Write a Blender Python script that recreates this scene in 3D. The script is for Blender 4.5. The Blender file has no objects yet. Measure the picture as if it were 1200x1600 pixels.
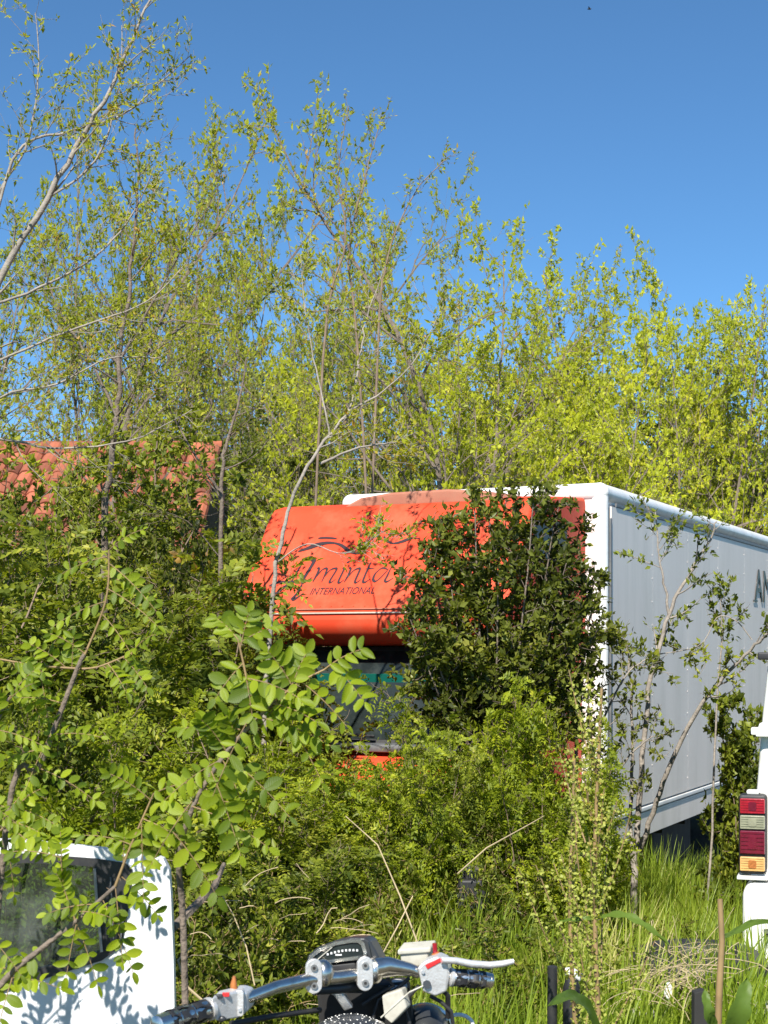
import bpy, bmesh, math, random
import numpy as np
from mathutils import Vector, Matrix
R = math.radians
# ------------------------------------------------------------ camera, sky, sun
scene = bpy.context.scene
C = scene.collection
CAMZ, F, CX, HY = 1.75, 2400.0, 600.0, 1013.0
cam_d = bpy.data.cameras.new('camera'); cam = bpy.data.objects.new('camera', cam_d); C.objects.link(cam)
cam.location = (0, 0, CAMZ); cam.rotation_euler = (R(90), 0, 0)
cam_d.sensor_fit = 'VERTICAL'; cam_d.sensor_height = 24.0; cam_d.sensor_width = 18.0
cam_d.lens = 24.0 * F / 1600.0; cam_d.shift_y = (HY - 800.0) / 1600.0
cam_d.clip_start = 0.1; cam_d.clip_end = 2000
cam_d.dof.use_dof = True; cam_d.dof.focus_distance = 10.0; cam_d.dof.aperture_fstop = 11.0
scene.camera = cam
scene.render.resolution_x = 768; scene.render.resolution_y = 1024
SUN_EL, SUN_AZ = 44.0, 194.5     # azimuth clockwise from +Y (the view direction)
world = bpy.data.worlds.new('World'); scene.world = world; world.use_nodes = True
wn = world.node_tree.nodes; wl = world.node_tree.links; wn.clear()
sky = wn.new('ShaderNodeTexSky'); sky.sky_type = 'NISHITA'; sky.sun_disc = False
sky.sun_elevation = R(SUN_EL); sky.sun_rotation = R(SUN_AZ)
sky.altitude = 2500; sky.air_density = 1.0; sky.dust_density = 0.0; sky.ozone_density = 6.0
bg = wn.new('ShaderNodeBackground'); bg.inputs[1].default_value = 0.086
wo = wn.new('ShaderNodeOutputWorld'); tint = wn.new('ShaderNodeMix'); tint.data_type = 'RGBA'; tint.blend_type = 'MULTIPLY'; tint.inputs[0].default_value = 1
tint.inputs[7].default_value = (0.76, 1.03, 1.06, 1)
wl.new(sky.outputs[0], tint.inputs[6]); wl.new(tint.outputs[2], bg.inputs[0]); wl.new(bg.outputs[0], wo.inputs[0])
sd = bpy.data.lights.new('sun', 'SUN'); sun = bpy.data.objects.new('sun', sd); C.objects.link(sun)
sd.energy = 5.0; sd.angle = R(0.53); sd.color = (1.0, 0.955, 0.88)
sv = Vector((math.sin(R(SUN_AZ)) * math.cos(R(SUN_EL)), math.cos(R(SUN_AZ)) * math.cos(R(SUN_EL)), math.sin(R(SUN_EL))))
sun.rotation_euler = sv.to_track_quat('Z', 'Y').to_euler()
vs = scene.view_settings; vs.view_transform = 'Standard'; vs.look = 'None'; vs.gamma = 1; vs.use_curve_mapping = False
vs.exposure = 0.8
scene.render.engine = 'CYCLES'
scene.cycles.max_bounces = 6; scene.cycles.transparent_max_bounces = 8; scene.cycles.caustics_reflective = False

# ------------------------------------------------------------ helpers
def at(px, py, Y): return Vector(((px - CX) / F * Y, Y, CAMZ - (py - HY) / F * Y))
def sstep(a, b, x):
    t = min(1, max(0, (x - a) / (b - a))); return t * t * (3 - 2 * t)
def gz(x, y): return -0.45 * sstep(7.0, 10.5, y) + 0.03 * math.sin(x * 1.7 + y) + 0.025 * math.sin(y * 2.3 - x)

def mat(name, col, rough=0.6, metal=0.0, var=0.12, scale=8.0, bump=0.0, bscale=60.0, dirt=None, spec=0.5, coat=0.0, stretch=None):
    m = bpy.data.materials.new(name); m.use_nodes = True
    nt = m.node_tree; b = nt.nodes['Principled BSDF']
    b.inputs['Roughness'].default_value = rough; b.inputs['Metallic'].default_value = metal
    b.inputs['Specular IOR Level'].default_value = spec; b.inputs['Coat Weight'].default_value = coat
    tc = nt.nodes.new('ShaderNodeTexCoord'); mp = nt.nodes.new('ShaderNodeMapping')
    nt.links.new(tc.outputs['Object'], mp.inputs[0])
    if stretch: mp.inputs['Scale'].default_value = stretch
    n = nt.nodes.new('ShaderNodeTexNoise'); n.inputs['Scale'].default_value = scale; n.inputs['Detail'].default_value = 6
    nt.links.new(mp.outputs[0], n.inputs['Vector'])
    cr = nt.nodes.new('ShaderNodeValToRGB')
    c1 = [c * (1 - var) for c in col]; c2 = [min(1, c * (1 + var)) for c in col]
    cr.color_ramp.elements[0].position = 0.3; cr.color_ramp.elements[1].position = 0.7
    cr.color_ramp.elements[0].color = (*c1, 1); cr.color_ramp.elements[1].color = (*c2, 1)
    nt.links.new(n.outputs[0], cr.inputs[0]); out = cr.outputs[0]
    if dirt:
        dcol, amt, dsc = dirt
        n2 = nt.nodes.new('ShaderNodeTexNoise'); n2.inputs['Scale'].default_value = dsc; n2.inputs['Detail'].default_value = 8
        n2.inputs['Roughness'].default_value = 0.7
        nt.links.new(mp.outputs[0], n2.inputs['Vector'])
        r2 = nt.nodes.new('ShaderNodeValToRGB'); r2.color_ramp.elements[0].position = 0.48; r2.color_ramp.elements[1].position = 0.75
        r2.color_ramp.elements[0].color = (0, 0, 0, 1); r2.color_ramp.elements[1].color = (amt, amt, amt, 1)
        nt.links.new(n2.outputs[0], r2.inputs[0])
        mx = nt.nodes.new('ShaderNodeMix'); mx.data_type = 'RGBA'
        nt.links.new(r2.outputs[0], mx.inputs[0]); nt.links.new(out, mx.inputs[6]); mx.inputs[7].default_value = (*dcol, 1)
        out = mx.outputs[2]
    nt.links.new(out, b.inputs['Base Color'])
    if bump:
        n3 = nt.nodes.new('ShaderNodeTexNoise'); n3.inputs['Scale'].default_value = bscale; n3.inputs['Detail'].default_value = 5
        nt.links.new(mp.outputs[0], n3.inputs['Vector'])
        bp = nt.nodes.new('ShaderNodeBump'); bp.inputs['Strength'].default_value = bump; bp.inputs['Distance'].default_value = 0.02
        nt.links.new(n3.outputs[0], bp.inputs['Height']); nt.links.new(bp.outputs[0], b.inputs['Normal'])
    return m

def leafmat(name, ca, cb, cc=None, trans=0.35, rough=0.45, tint=(1.3, 1.3, 0.4), objrand=False):
    """two or three leaf colours mixed per leaf; thin translucent blades"""
    m = bpy.data.materials.new(name); m.use_nodes = True
    nt = m.node_tree; b = nt.nodes['Principled BSDF']; o = nt.nodes['Material Output']
    g = nt.nodes.new('ShaderNodeNewGeometry'); cr = nt.nodes.new('ShaderNodeValToRGB')
    tc = nt.nodes.new('ShaderNodeTexCoord'); n = nt.nodes.new('ShaderNodeTexNoise'); n.inputs['Scale'].default_value = 1.6
    nt.links.new(tc.outputs['Object'], n.inputs['Vector'])
    ad = nt.nodes.new('ShaderNodeMath'); ad.operation = 'MULTIPLY_ADD'; ad.inputs[1].default_value = 0.6
    sb = nt.nodes.new('ShaderNodeMath'); sb.operation = 'MULTIPLY_ADD'; sb.inputs[1].default_value = 1.6; sb.inputs[2].default_value = -0.6
    nt.links.new(n.outputs[0], sb.inputs[0])
    nt.links.new(g.outputs['Random Per Island'], ad.inputs[0]); nt.links.new(sb.outputs[0], ad.inputs[2])
    e = cr.color_ramp.elements; e[0].position = 0.1; e[0].color = (*ca, 1); e[1].position = 0.75; e[1].color = (*cb, 1)
    if cc:
        x = e.new(0.95); x.color = (*cc, 1)
    nt.links.new(ad.outputs[0], cr.inputs[0]); nt.links.new(cr.outputs[0], b.inputs['Base Color'])
    b.inputs['Roughness'].default_value = rough; b.inputs['Specular IOR Level'].default_value = 0.22
    if objrand:      # each leaflet is an object of its own: take its colour from that, with a paler midrib and veins
        oi = nt.nodes.new('ShaderNodeObjectInfo'); nt.links.new(oi.outputs['Random'], ad.inputs[0]); b.inputs['Specular IOR Level'].default_value = 0.4
        sp = nt.nodes.new('ShaderNodeSeparateXYZ'); nt.links.new(tc.outputs['Object'], sp.inputs[0])
        ay = nt.nodes.new('ShaderNodeMath'); ay.operation = 'ABSOLUTE'; nt.links.new(sp.outputs[1], ay.inputs[0])
        v1 = nt.nodes.new('ShaderNodeMath'); v1.operation = 'MULTIPLY_ADD'; v1.inputs[1].default_value = -0.9; nt.links.new(ay.outputs[0], v1.inputs[0]); nt.links.new(sp.outputs[0], v1.inputs[2])
        v2 = nt.nodes.new('ShaderNodeMath'); v2.operation = 'MULTIPLY'; v2.inputs[1].default_value = 1400; nt.links.new(v1.outputs[0], v2.inputs[0])
        v3 = nt.nodes.new('ShaderNodeMath'); v3.operation = 'SINE'; nt.links.new(v2.outputs[0], v3.inputs[0])
        bp = nt.nodes.new('ShaderNodeBump'); bp.inputs['Strength'].default_value = 0.25; bp.inputs['Distance'].default_value = 0.0008; nt.links.new(v3.outputs[0], bp.inputs['Height']); nt.links.new(bp.outputs[0], b.inputs['Normal'])
    t = nt.nodes.new('ShaderNodeBsdfTranslucent'); mu = nt.nodes.new('ShaderNodeMix'); mu.data_type = 'RGBA'; mu.blend_type = 'MULTIPLY'
    mu.inputs[0].default_value = 1; nt.links.new(cr.outputs[0], mu.inputs[6]); mu.inputs[7].default_value = (*[min(1, c / 1.5) for c in tint], 1)
    sc = nt.nodes.new('ShaderNodeMix'); sc.data_type = 'RGBA'; sc.blend_type = 'ADD'; sc.inputs[0].default_value = 1
    nt.links.new(mu.outputs[2], sc.inputs[6]); nt.links.new(mu.outputs[2], sc.inputs[7]); nt.links.new(sc.outputs[2], t.inputs[0])
    ms = nt.nodes.new('ShaderNodeMixShader'); ms.inputs[0].default_value = trans
    nt.links.new(b.outputs[0], ms.inputs[1]); nt.links.new(t.outputs[0], ms.inputs[2]); nt.links.new(ms.outputs[0], o.inputs[0])
    return m

def glassmat(name, tint=(0.55, 0.68, 0.62), refl=0.12):
    m = bpy.data.materials.new(name); m.use_nodes = True
    nt = m.node_tree; nt.nodes.remove(nt.nodes['Principled BSDF']); o = nt.nodes['Material Output']
    t = nt.nodes.new('ShaderNodeBsdfTransparent'); t.inputs[0].default_value = (*tint, 1)
    g = nt.nodes.new('ShaderNodeBsdfGlossy'); g.inputs['Roughness'].default_value = 0.03
    f = nt.nodes.new('ShaderNodeFresnel'); f.inputs[0].default_value = 1.5
    a = nt.nodes.new('ShaderNodeMath'); a.operation = 'ADD'; a.inputs[1].default_value = refl; nt.links.new(f.outputs[0], a.inputs[0])
    d = nt.nodes.new('ShaderNodeBsdfDiffuse'); d.inputs[0].default_value = (0.35, 0.4, 0.36, 1)
    n = nt.nodes.new('ShaderNodeTexNoise'); n.inputs['Scale'].default_value = 5; n.inputs['Detail'].default_value = 8
    mr = nt.nodes.new('ShaderNodeMapRange'); mr.inputs[1].default_value = 0.4; mr.inputs[2].default_value = 0.8; mr.inputs[4].default_value = 0.25
    nt.links.new(n.outputs[0], mr.inputs[0])
    m1 = nt.nodes.new('ShaderNodeMixShader'); nt.links.new(a.outputs[0], m1.inputs[0]); nt.links.new(t.outputs[0], m1.inputs[1]); nt.links.new(g.outputs[0], m1.inputs[2])
    m2 = nt.nodes.new('ShaderNodeMixShader'); nt.links.new(mr.outputs[0], m2.inputs[0]); nt.links.new(m1.outputs[0], m2.inputs[1]); nt.links.new(d.outputs[0], m2.inputs[2])
    nt.links.new(m2.outputs[0], o.inputs[0])
    return m

def tag(o, label=None, cat=None, group=None, kind=None):
    if label: o['label'] = label
    if cat: o['category'] = cat
    if group: o['group'] = group
    if kind: o['kind'] = kind
    return o
def thing(name, label, cat, loc=(0, 0, 0), rz=0.0, group=None):
    o = bpy.data.objects.new(name, None); C.objects.link(o); o.empty_display_size = 0.2
    o.location = loc; o.rotation_euler = (0, 0, rz)
    return tag(o, label, cat, group)
def link(name, me, m=None, parent=None, smooth=None, loc=None, kind=None):
    o = bpy.data.objects.new(name, me); C.objects.link(o)
    if m is not None and not me.materials: me.materials.append(m)
    if parent is not None: o.parent = parent
    if loc is not None: o.location = loc
    if smooth: me.polygons.foreach_set('use_smooth', [True] * len(me.polygons))
    if kind: o['kind'] = kind
    return o

class MB:
    """collects shapes into one mesh"""
    def __init__(s): s.v = []; s.f = []
    def add(s, vs, fs):
        o = len(s.v); s.v += [tuple(v) for v in vs]; s.f += [tuple(i + o for i in f) for f in fs]; return s
    def box(s, c, size, rot=None):
        hx, hy, hz = [k / 2 for k in size]
        vs = [Vector((x, y, z)) for x in (-hx, hx) for y in (-hy, hy) for z in (-hz, hz)]
        if rot is not None: vs = [rot @ v for v in vs]
        vs = [v + Vector(c) for v in vs]
        return s.add(vs, [(0, 1, 3, 2), (4, 6, 7, 5), (0, 4, 5, 1), (2, 3, 7, 6), (0, 2, 6, 4), (1, 5, 7, 3)])
    def tube(s, pts, r, n=10, cap=True):
        pts = [Vector(p) for p in pts]; rs = r if isinstance(r, (list, tuple)) else [r] * len(pts)
        rings = []; u = None
        for i, p in enumerate(pts):
            t = (pts[min(i + 1, len(pts) - 1)] - pts[max(i - 1, 0)]).normalized()
            if u is None: u = t.orthogonal().normalized()
            u = (u - t * u.dot(t)).normalized(); w = t.cross(u)
            rings.append([p + (u * math.cos(2 * math.pi * k / n) + w * math.sin(2 * math.pi * k / n)) * rs[i] for k in range(n)])
        vs = [v for ring in rings for v in ring]; fs = []
        for i in range(len(pts) - 1):
            for k in range(n):
                fs.append((i * n + k, i * n + (k + 1) % n, (i + 1) * n + (k + 1) % n, (i + 1) * n + k))
        if cap: fs.append(tuple(range(n))[::-1]); fs.append(tuple((len(pts) - 1) * n + k for k in range(n)))
        return s.add(vs, fs)
    def prism(s, poly, off):
        """poly: 3d outline; off: extrusion vector"""
        n = len(poly); off = Vector(off); P = [Vector(p) for p in poly]
        vs = P + [p + off for p in P]
        fs = [tuple(range(n)), tuple(range(n, 2 * n))[::-1]] + [(i, i + n, (i + 1) % n + n, (i + 1) % n) for i in range(n)]
        return s.add(vs, fs)
    def ell(s, c, rad, seg=16, rings=10, rot=None):
        vs = []; fs = []
        for i in range(rings + 1):
            th = math.pi * i / rings
            for k in range(seg):
                ph = 2 * math.pi * k / seg
                v = Vector((rad[0] * math.sin(th) * math.cos(ph), rad[1] * math.sin(th) * math.sin(ph), rad[2] * math.cos(th)))
                if rot is not None: v = rot @ v
                vs.append(v + Vector(c))
        for i in range(rings):
            for k in range(seg): fs.append((i * seg + k, (i + 1) * seg + k, (i + 1) * seg + (k + 1) % seg, i * seg + (k + 1) % seg))
        return s.add(vs, fs)
    def build(s, name, m, parent=None, bevel=0, smooth=False, seg=2):
        me = bpy.data.meshes.new(name); me.from_pydata(s.v, [], s.f)
        bm = bmesh.new(); bm.from_mesh(me); bmesh.ops.remove_doubles(bm, verts=bm.verts, dist=1e-5); bmesh.ops.recalc_face_normals(bm, faces=bm.faces)
        if bevel:
            eds = [e for e in bm.edges if len(e.link_faces) == 2 and e.calc_face_angle(0) > 0.45]
            bmesh.ops.bevel(bm, geom=eds, offset=bevel, segments=seg, affect='EDGES', profile=0.5, clamp_overlap=True)
        if smooth or bevel:
            for f in bm.faces: f.smooth = True
            for e in bm.edges:
                if len(e.link_faces) == 2 and e.calc_face_angle(0) > 0.7: e.smooth = False
        bm.to_mesh(me); bm.free()
        o = link(name, me, m, parent)
        if bevel: w = o.modifiers.new('weighted normals', 'WEIGHTED_NORMAL'); w.keep_sharp = True
        return o

def holed_panel(outer, hole, off):
    """flat panel with a hole, extruded by off"""
    bm = bmesh.new(); eds = []
    for loop in (outer, hole):
        vs = [bm.verts.new(p) for p in loop]
        eds += [bm.edges.new((vs[i], vs[(i + 1) % len(vs)])) for i in range(len(vs))]
    r = bmesh.ops.triangle_fill(bm, use_beauty=True, use_dissolve=False, edges=eds)
    fs = [g for g in r['geom'] if isinstance(g, bmesh.types.BMFace)]
    ex = bmesh.ops.extrude_face_region(bm, geom=fs)
    bmesh.ops.translate(bm, verts=[g for g in ex['geom'] if isinstance(g, bmesh.types.BMVert)], vec=Vector(off))
    bmesh.ops.recalc_face_normals(bm, faces=bm.faces)
    me = bpy.data.meshes.new('panel'); bm.to_mesh(me); bm.free(); return me

def text_mesh(body, size, extrude=0.002, shear=0.0):
    cu = bpy.data.curves.new('txt', 'FONT'); cu.body = body; cu.size = size; cu.extrude = extrude; cu.shear = shear; cu.offset = 0
    o = bpy.data.objects.new('txt', cu); C.objects.link(o)
    dg = bpy.context.evaluated_depsgraph_get(); me = bpy.data.meshes.new_from_object(o.evaluated_get(dg))
    bpy.data.objects.remove(o); bpy.data.curves.remove(cu); return me

def npmesh(name, V, Fc):
    """mesh from numpy verts and faces with k corners each"""
    me = bpy.data.meshes.new(name); k = Fc.shape[1]
    me.vertices.add(len(V)); me.vertices.foreach_set('co', np.ascontiguousarray(V, dtype=np.float32).ravel())
    me.loops.add(Fc.size); me.loops.foreach_set('vertex_index', Fc.astype(np.int32).ravel())
    me.polygons.add(len(Fc)); me.polygons.foreach_set('loop_start', np.arange(0, Fc.size, k, dtype=np.int32))
    me.polygons.foreach_set('loop_total', np.full(len(Fc), k, dtype=np.int32))
    me.update(calc_edges=True); return me

def nrm(a): return a / np.maximum(np.linalg.norm(a, axis=-1, keepdims=True), 1e-9)

def tubes_mesh(name, polys, sides=4):
    Vs = []; Fs = []; off = 0
    ang = np.arange(sides) * 2 * np.pi / sides
    for pts, r in polys:
        n = len(pts); t = nrm(np.gradient(pts, axis=0))
        ref = np.array([0.31, 0.77, 0.11]) if abs(t[0, 1]) < 0.9 else np.array([1.0, 0, 0])
        a = nrm(np.cross(t, ref)); b = np.cross(t, a)
        ring = pts[:, None, :] + r[:, None, None] * (a[:, None, :] * np.cos(ang)[None, :, None] + b[:, None, :] * np.sin(ang)[None, :, None])
        Vs.append(ring.reshape(-1, 3))
        i = np.arange(n - 1)[:, None] * sides; k = np.arange(sides)[None, :]; k2 = (k + 1) % sides
        f = np.stack([i + k, i + k2, i + sides + k2, i + sides + k], -1).reshape(-1, 4) + off
        Fs.append(f); off += n * sides
    return npmesh(name, np.concatenate(Vs), np.concatenate(Fs))

T_SMALL = (np.array([[0, 0, 0], [.42, .5, .1], [1, 0, -.08], [.42, -.5, .1]]), np.array([[0, 3, 2], [0, 2, 1]]))
def oval_leaf(rng, n=6):
    """folded, slightly curled oval leaflet with a midrib: unit length and width"""
    fold, curl, twist = rng.uniform(.05, .30), rng.uniform(-.02, .30), rng.uniform(-.25, .25); V = []; Fc = []
    for i in range(n + 1):
        u = i / n; w = .5 * math.sin(math.pi * min(1, .06 + .94 * u)) ** .62 * (1 + rng.uniform(-.05, .05)) if i < n else .04
        z = -curl * u * u
        for sg in (-1, 0, 1): V.append((u, sg * w, z + abs(sg) * w * fold * 1.2 + sg * w * twist * u))
    for i in range(n):
        for k in (0, 1): Fc.append((i * 3 + k, i * 3 + k + 1, i * 3 + k + 4, i * 3 + k + 3))
    return np.array(V), np.array(Fc)
def leaf_mesh(name, P, D, N, L, W, T=T_SMALL):
    """P base, D direction, N normal, L length, W width -> one mesh"""
    D = nrm(D); S = nrm(np.cross(N, D)); N = np.cross(D, S)
    tv, tf = T
    V = P[:, None, :] + D[:, None, :] * (tv[None, :, 0:1] * L[:, None, None]) + S[:, None, :] * (tv[None, :, 1:2] * W[:, None, None]) + N[:, None, :] * (tv[None, :, 2:3] * L[:, None, None])
    Fc = tf[None] + (np.arange(len(P)) * len(tv))[:, None, None]
    return npmesh(name, V.reshape(-1, 3), Fc.reshape(-1, 3))

def walk(rng, p, d, L, n, wander, up):
    step = L / n
    noise = np.cumsum(rng.normal(0, wander, (n, 3)), axis=0)
    dirs = nrm(d[None] + noise + np.array([0, 0, up])[None] * np.linspace(0, 1, n)[:, None])
    return np.vstack([p[None], p[None] + np.cumsum(dirs * step, axis=0)]), dirs

def skeleton(seed, H, spread, nstem, k1, k2, k3=0, up=0.25, wander=0.08, r0=None, lean=(0, 0), t0=0.2, l1=0.4, ang=0.75, whip=0.0):
    """stems > side branches > twigs; returns polylines by level (pts, dirs, radii)"""
    rng = np.random.default_rng(seed); out = [[], [], [], []]
    r0 = r0 or H * 0.011
    def child(par, t, L, r, lvl, angle):
        pts, dirs, rr = par; n = len(pts) - 1; i = min(n - 1, int(t * n)); fr = t * n - i
        p = pts[i] * (1 - fr) + pts[i + 1] * fr; d = dirs[i]
        side = nrm(rng.normal(0, 1, 3)); side = nrm(side - d * side.dot(d))
        dd = nrm(d * math.cos(angle) + side * math.sin(angle))
        nn = 6 if lvl == 1 else (4 if lvl == 2 else 3)
        q, ds = walk(rng, p, dd, L, nn, wander * 1.5, up)
        rad = np.linspace(r, max(r * 0.3, 0.0012), nn + 1)
        c = (q, ds, rad); out[lvl].append(c); return c
    for s in range(nstem):
        a = rng.uniform(0, 2 * np.pi); sp = spread * rng.uniform(0.4, 1.0)
        d = nrm(np.array([math.cos(a) * sp + lean[0], math.sin(a) * sp + lean[1], 1.0]))
        h = H * (1.0 if s == 0 else rng.uniform(0.65, 1.0)) / max(0.5, d[2])
        p = np.array([math.cos(a), math.sin(a), 0]) * (0.02 * H * (s > 0)); 
        q, ds = walk(rng, p, d, h, 12, wander, up)
        rad = r0 * (1 - 0.85 * np.linspace(0, 1, 13)) * (1 if s == 0 else rng.uniform(.5, .9))
        st = (q, ds, rad); out[0].append(st)
        for j in range(k1):
            t = t0 + (1 - t0) * (j + rng.uniform(0, 1)) / k1; t = min(t, .985)
            L1 = H * l1 * (1.15 - t * 0.75) * rng.uniform(.6, 1.15)
            c1 = child(st, t, L1, max(0.0025, rad[int(t * 12)] * 0.55), 1, ang * rng.uniform(.6, 1.25))
            for m in range(k2):
                t2 = 0.15 + 0.85 * (m + rng.uniform(0, 1)) / k2; t2 = min(t2, .98)
                L2 = L1 * 0.45 * (1.2 - t2 * 0.7) * rng.uniform(.6, 1.2)
                c2 = child(c1, t2, L2, max(0.0018, c1[2][int(t2 * 6)] * 0.55), 2, ang * rng.uniform(.6, 1.2))
                for w in range(k3):
                    child(c2, rng.uniform(.2, .98), L2 * 0.5 * rng.uniform(.6, 1.2), 0.0016, 3, ang)
    return out, rng

def sites(rng, polys, spacing, t0=0.1):
    P = []; D = []
    for pts, dirs, rad in polys:
        n = len(pts) - 1; L = np.linalg.norm(pts[1] - pts[0]) * n
        m = max(1, int(L / spacing * rng.uniform(.7, 1.3))); t = rng.uniform(t0, 1, m) * n
        i = np.minimum(t.astype(int), n - 1); fr = (t - i)[:, None]
        P.append(pts[i] * (1 - fr) + pts[i + 1] * fr); D.append(dirs[i])
    return np.concatenate(P), np.concatenate(D)

def simple_leaves(rng, P, D, per, L, W, out=0.9, up=0.3):
    P = np.repeat(P, per, 0); D = np.repeat(D, per, 0); n = len(P)
    d = nrm(D * 0.6 + rng.normal(0, out, (n, 3)) + np.array([0, 0, up]))
    N = nrm(rng.normal(0, 0.6, (n, 3)) + np.array([-0.15, -0.2, 0.9]))
    l = L * rng.uniform(.55, 1.3, n); w = W * rng.uniform(.7, 1.25, n) * l / L
    return P + rng.normal(0, L * 0.2, (n, 3)), d, N, l, w
def pinnate_leaves(rng, P, D, L, W, pairs=6, rl=0.16, droop=0.5):
    """compound leaves: opposite leaflets along a drooping midrib"""
    n = len(P); d = nrm(D * 0.4 + rng.normal(0, 0.8, (n, 3)) + np.array([0, 0, 0.25]))
    S = nrm(np.cross(d, nrm(rng.normal(0, .35, (n, 3)) + np.array([0, 0, 1.0])))); N0 = np.cross(S, d)
    rls = rl * rng.uniform(.6, 1.2, n); PP = []; DD = []; NN = []; LL = []; WW = []
    for k in range(pairs * 2 + 1):
        j = k // 2; side = 1 if k % 2 else -1; t = (j + 1.0) / (pairs + 0.5)
        p = P + d * (rls * t)[:, None] - np.array([0, 0, 1.0]) * (rls * droop * t * t)[:, None]
        if k == pairs * 2: dd = d - np.array([0, 0, 1]) * droop
        else: dd = S * side + d * 0.45 + rng.normal(0, .15, (n, 3)) - N0 * 0.15
        l = L * (1 - .25 * abs(t - .5)) * (rls / rl) * rng.uniform(.8, 1.15, n)
        PP.append(p); DD.append(nrm(dd)); NN.append(nrm(N0 + S * side * -.35 + rng.normal(0, .2, (n, 3)))); LL.append(l); WW.append(l * W / L)
    return [np.concatenate(x) for x in (PP, DD, NN, LL, WW)]

# ------------------------------------------------------------ materials
M = {}
M['white'] = mat('white_paint', (0.78, 0.78, 0.75), 0.4, var=0.05, scale=2, dirt=((0.38, 0.35, 0.28), 0.45, 5), coat=0.1)
M['vanwhite'] = mat('van_white_paint', (0.74, 0.73, 0.69), 0.3, var=0.04, scale=2, dirt=((0.42, 0.36, 0.25), 0.6, 6), coat=0.2, bump=0.01)
M['doorwhite'] = mat('door_white_paint', (0.74, 0.75, 0.76), 0.38, var=0.03, scale=3, dirt=((0.42, 0.41, 0.36), 0.6, 7))
M['boxgrey'] = mat('box_side_paint', (0.78, 0.705, 0.63), 0.5, var=0.04, scale=1.6, dirt=((0.54, 0.51, 0.43), 0.5, 1.8), stretch=(1.6, 1.6, 0.3))
M['orange'] = mat('orange_red_paint', (0.64, 0.060, 0.022), 0.6, var=0.12, scale=1.3, dirt=((0.56, 0.15, 0.075), 0.75, 2.2), spec=0.22)
M['orangefade'] = mat('faded_orange_paint', (0.36, 0.13, 0.078), 0.75, var=0.15, scale=4, dirt=((0.30, 0.16, 0.1), 0.6, 8))
M['black'] = mat('black_rubber', (0.018, 0.018, 0.02), 0.55, var=0.2, dirt=((0.08, 0.075, 0.06), 0.4, 20))
M['ink'] = mat('black_lettering', (0.028, 0.012, 0.015), 0.5, var=0.1)
M['dark'] = mat('dark_underbody', (0.02, 0.019, 0.018), 0.8, var=0.3)
M['plastic'] = mat('dark_plastic', (0.03, 0.032, 0.034), 0.35, var=0.2)
M['greyplastic'] = mat('grey_plastic', (0.11, 0.115, 0.12), 0.5, var=0.15, dirt=((0.25, 0.24, 0.2), 0.5, 12))
M['screen'] = mat('dark_windscreen_glass', (0.018, 0.024, 0.024), 0.08, var=0.5, scale=3, dirt=((0.06, 0.068, 0.055), 0.6, 6), spec=0.3)
M['teal'] = mat('teal_sun_strip', (0.012, 0.15, 0.115), 0.15, var=0.12, scale=5)
M['chrome'] = mat('chrome', (0.70, 0.67, 0.62), 0.27, 1.0, var=0.1, dirt=((0.32, 0.27, 0.2), 0.7, 30), bump=0.04, bscale=120)
M['alloy'] = mat('cast_aluminium', (0.72, 0.71, 0.69), 0.38, 0.55, var=0.08, dirt=((0.3, 0.28, 0.25), 0.4, 50), bump=0.1, bscale=200)
M['cream'] = mat('yellowed_plastic', (0.50, 0.48, 0.40), 0.45, var=0.06, dirt=((0.3, 0.26, 0.2), 0.5, 40))
M['redlens'] = mat('red_lens', (0.30, 0.010, 0.022), 0.18, var=0.2, scale=30, coat=0.5)
M['darkredlens'] = mat('dark_red_lens', (0.13, 0.008, 0.022), 0.18, var=0.2, scale=30, coat=0.5)
M['clearlens'] = mat('clear_lens', (0.25, 0.25, 0.17), 0.22, var=0.15, scale=40, coat=0.5)
M['amberlens'] = mat('amber_lens', (0.60, 0.36, 0.13), 0.22, var=0.15, scale=40, coat=0.5)
M['amber'] = mat('amber_cap', (0.35, 0.12, 0.03), 0.35, var=0.3, scale=90)
M['redswitch'] = mat('red_switch', (0.55, 0.03, 0.03), 0.4, var=0.1)
M['steel'] = mat('dull_steel', (0.35, 0.35, 0.34), 0.4, 0.8, var=0.15)
M['bark'] = mat('grey_brown_bark', (0.16, 0.125, 0.095), 0.9, var=0.35, scale=14, bump=0.6, bscale=60)
M['palebark'] = mat('pale_grey_bark', (0.27, 0.235, 0.195), 0.85, var=0.25, scale=12, bump=0.4, bscale=50)
M['twig'] = mat('brown_twig', (0.19, 0.135, 0.09), 0.85, var=0.3, scale=10)
M['redstem'] = mat('reddish_green_stem', (0.24, 0.16, 0.07), 0.7, var=0.4, scale=9)
M['soil'] = mat('weedy_soil', (0.085, 0.07, 0.045), 0.95, var=0.4, scale=3, dirt=((0.06, 0.085, 0.025), 0.9, 5), bump=0.8, bscale=20)
M['tile'] = mat('terracotta_tile', (0.36, 0.115, 0.06), 0.9, var=0.35, scale=3, dirt=((0.20, 0.12, 0.08), 0.7, 6))
nt_ = M['tile'].node_tree; b_ = nt_.nodes['Principled BSDF']; src = b_.inputs['Base Color'].links[0].from_socket
oi_ = nt_.nodes.new('ShaderNodeObjectInfo'); r_ = nt_.nodes.new('ShaderNodeValToRGB'); r_.color_ramp.elements[0].color = (0.38, 0.36, 0.34, 1); r_.color_ramp.elements[1].color = (1.15, 1.05, 1.0, 1)
mx_ = nt_.nodes.new('ShaderNodeMix'); mx_.data_type = 'RGBA'; mx_.blend_type = 'MULTIPLY'; mx_.inputs[0].default_value = 1
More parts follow.
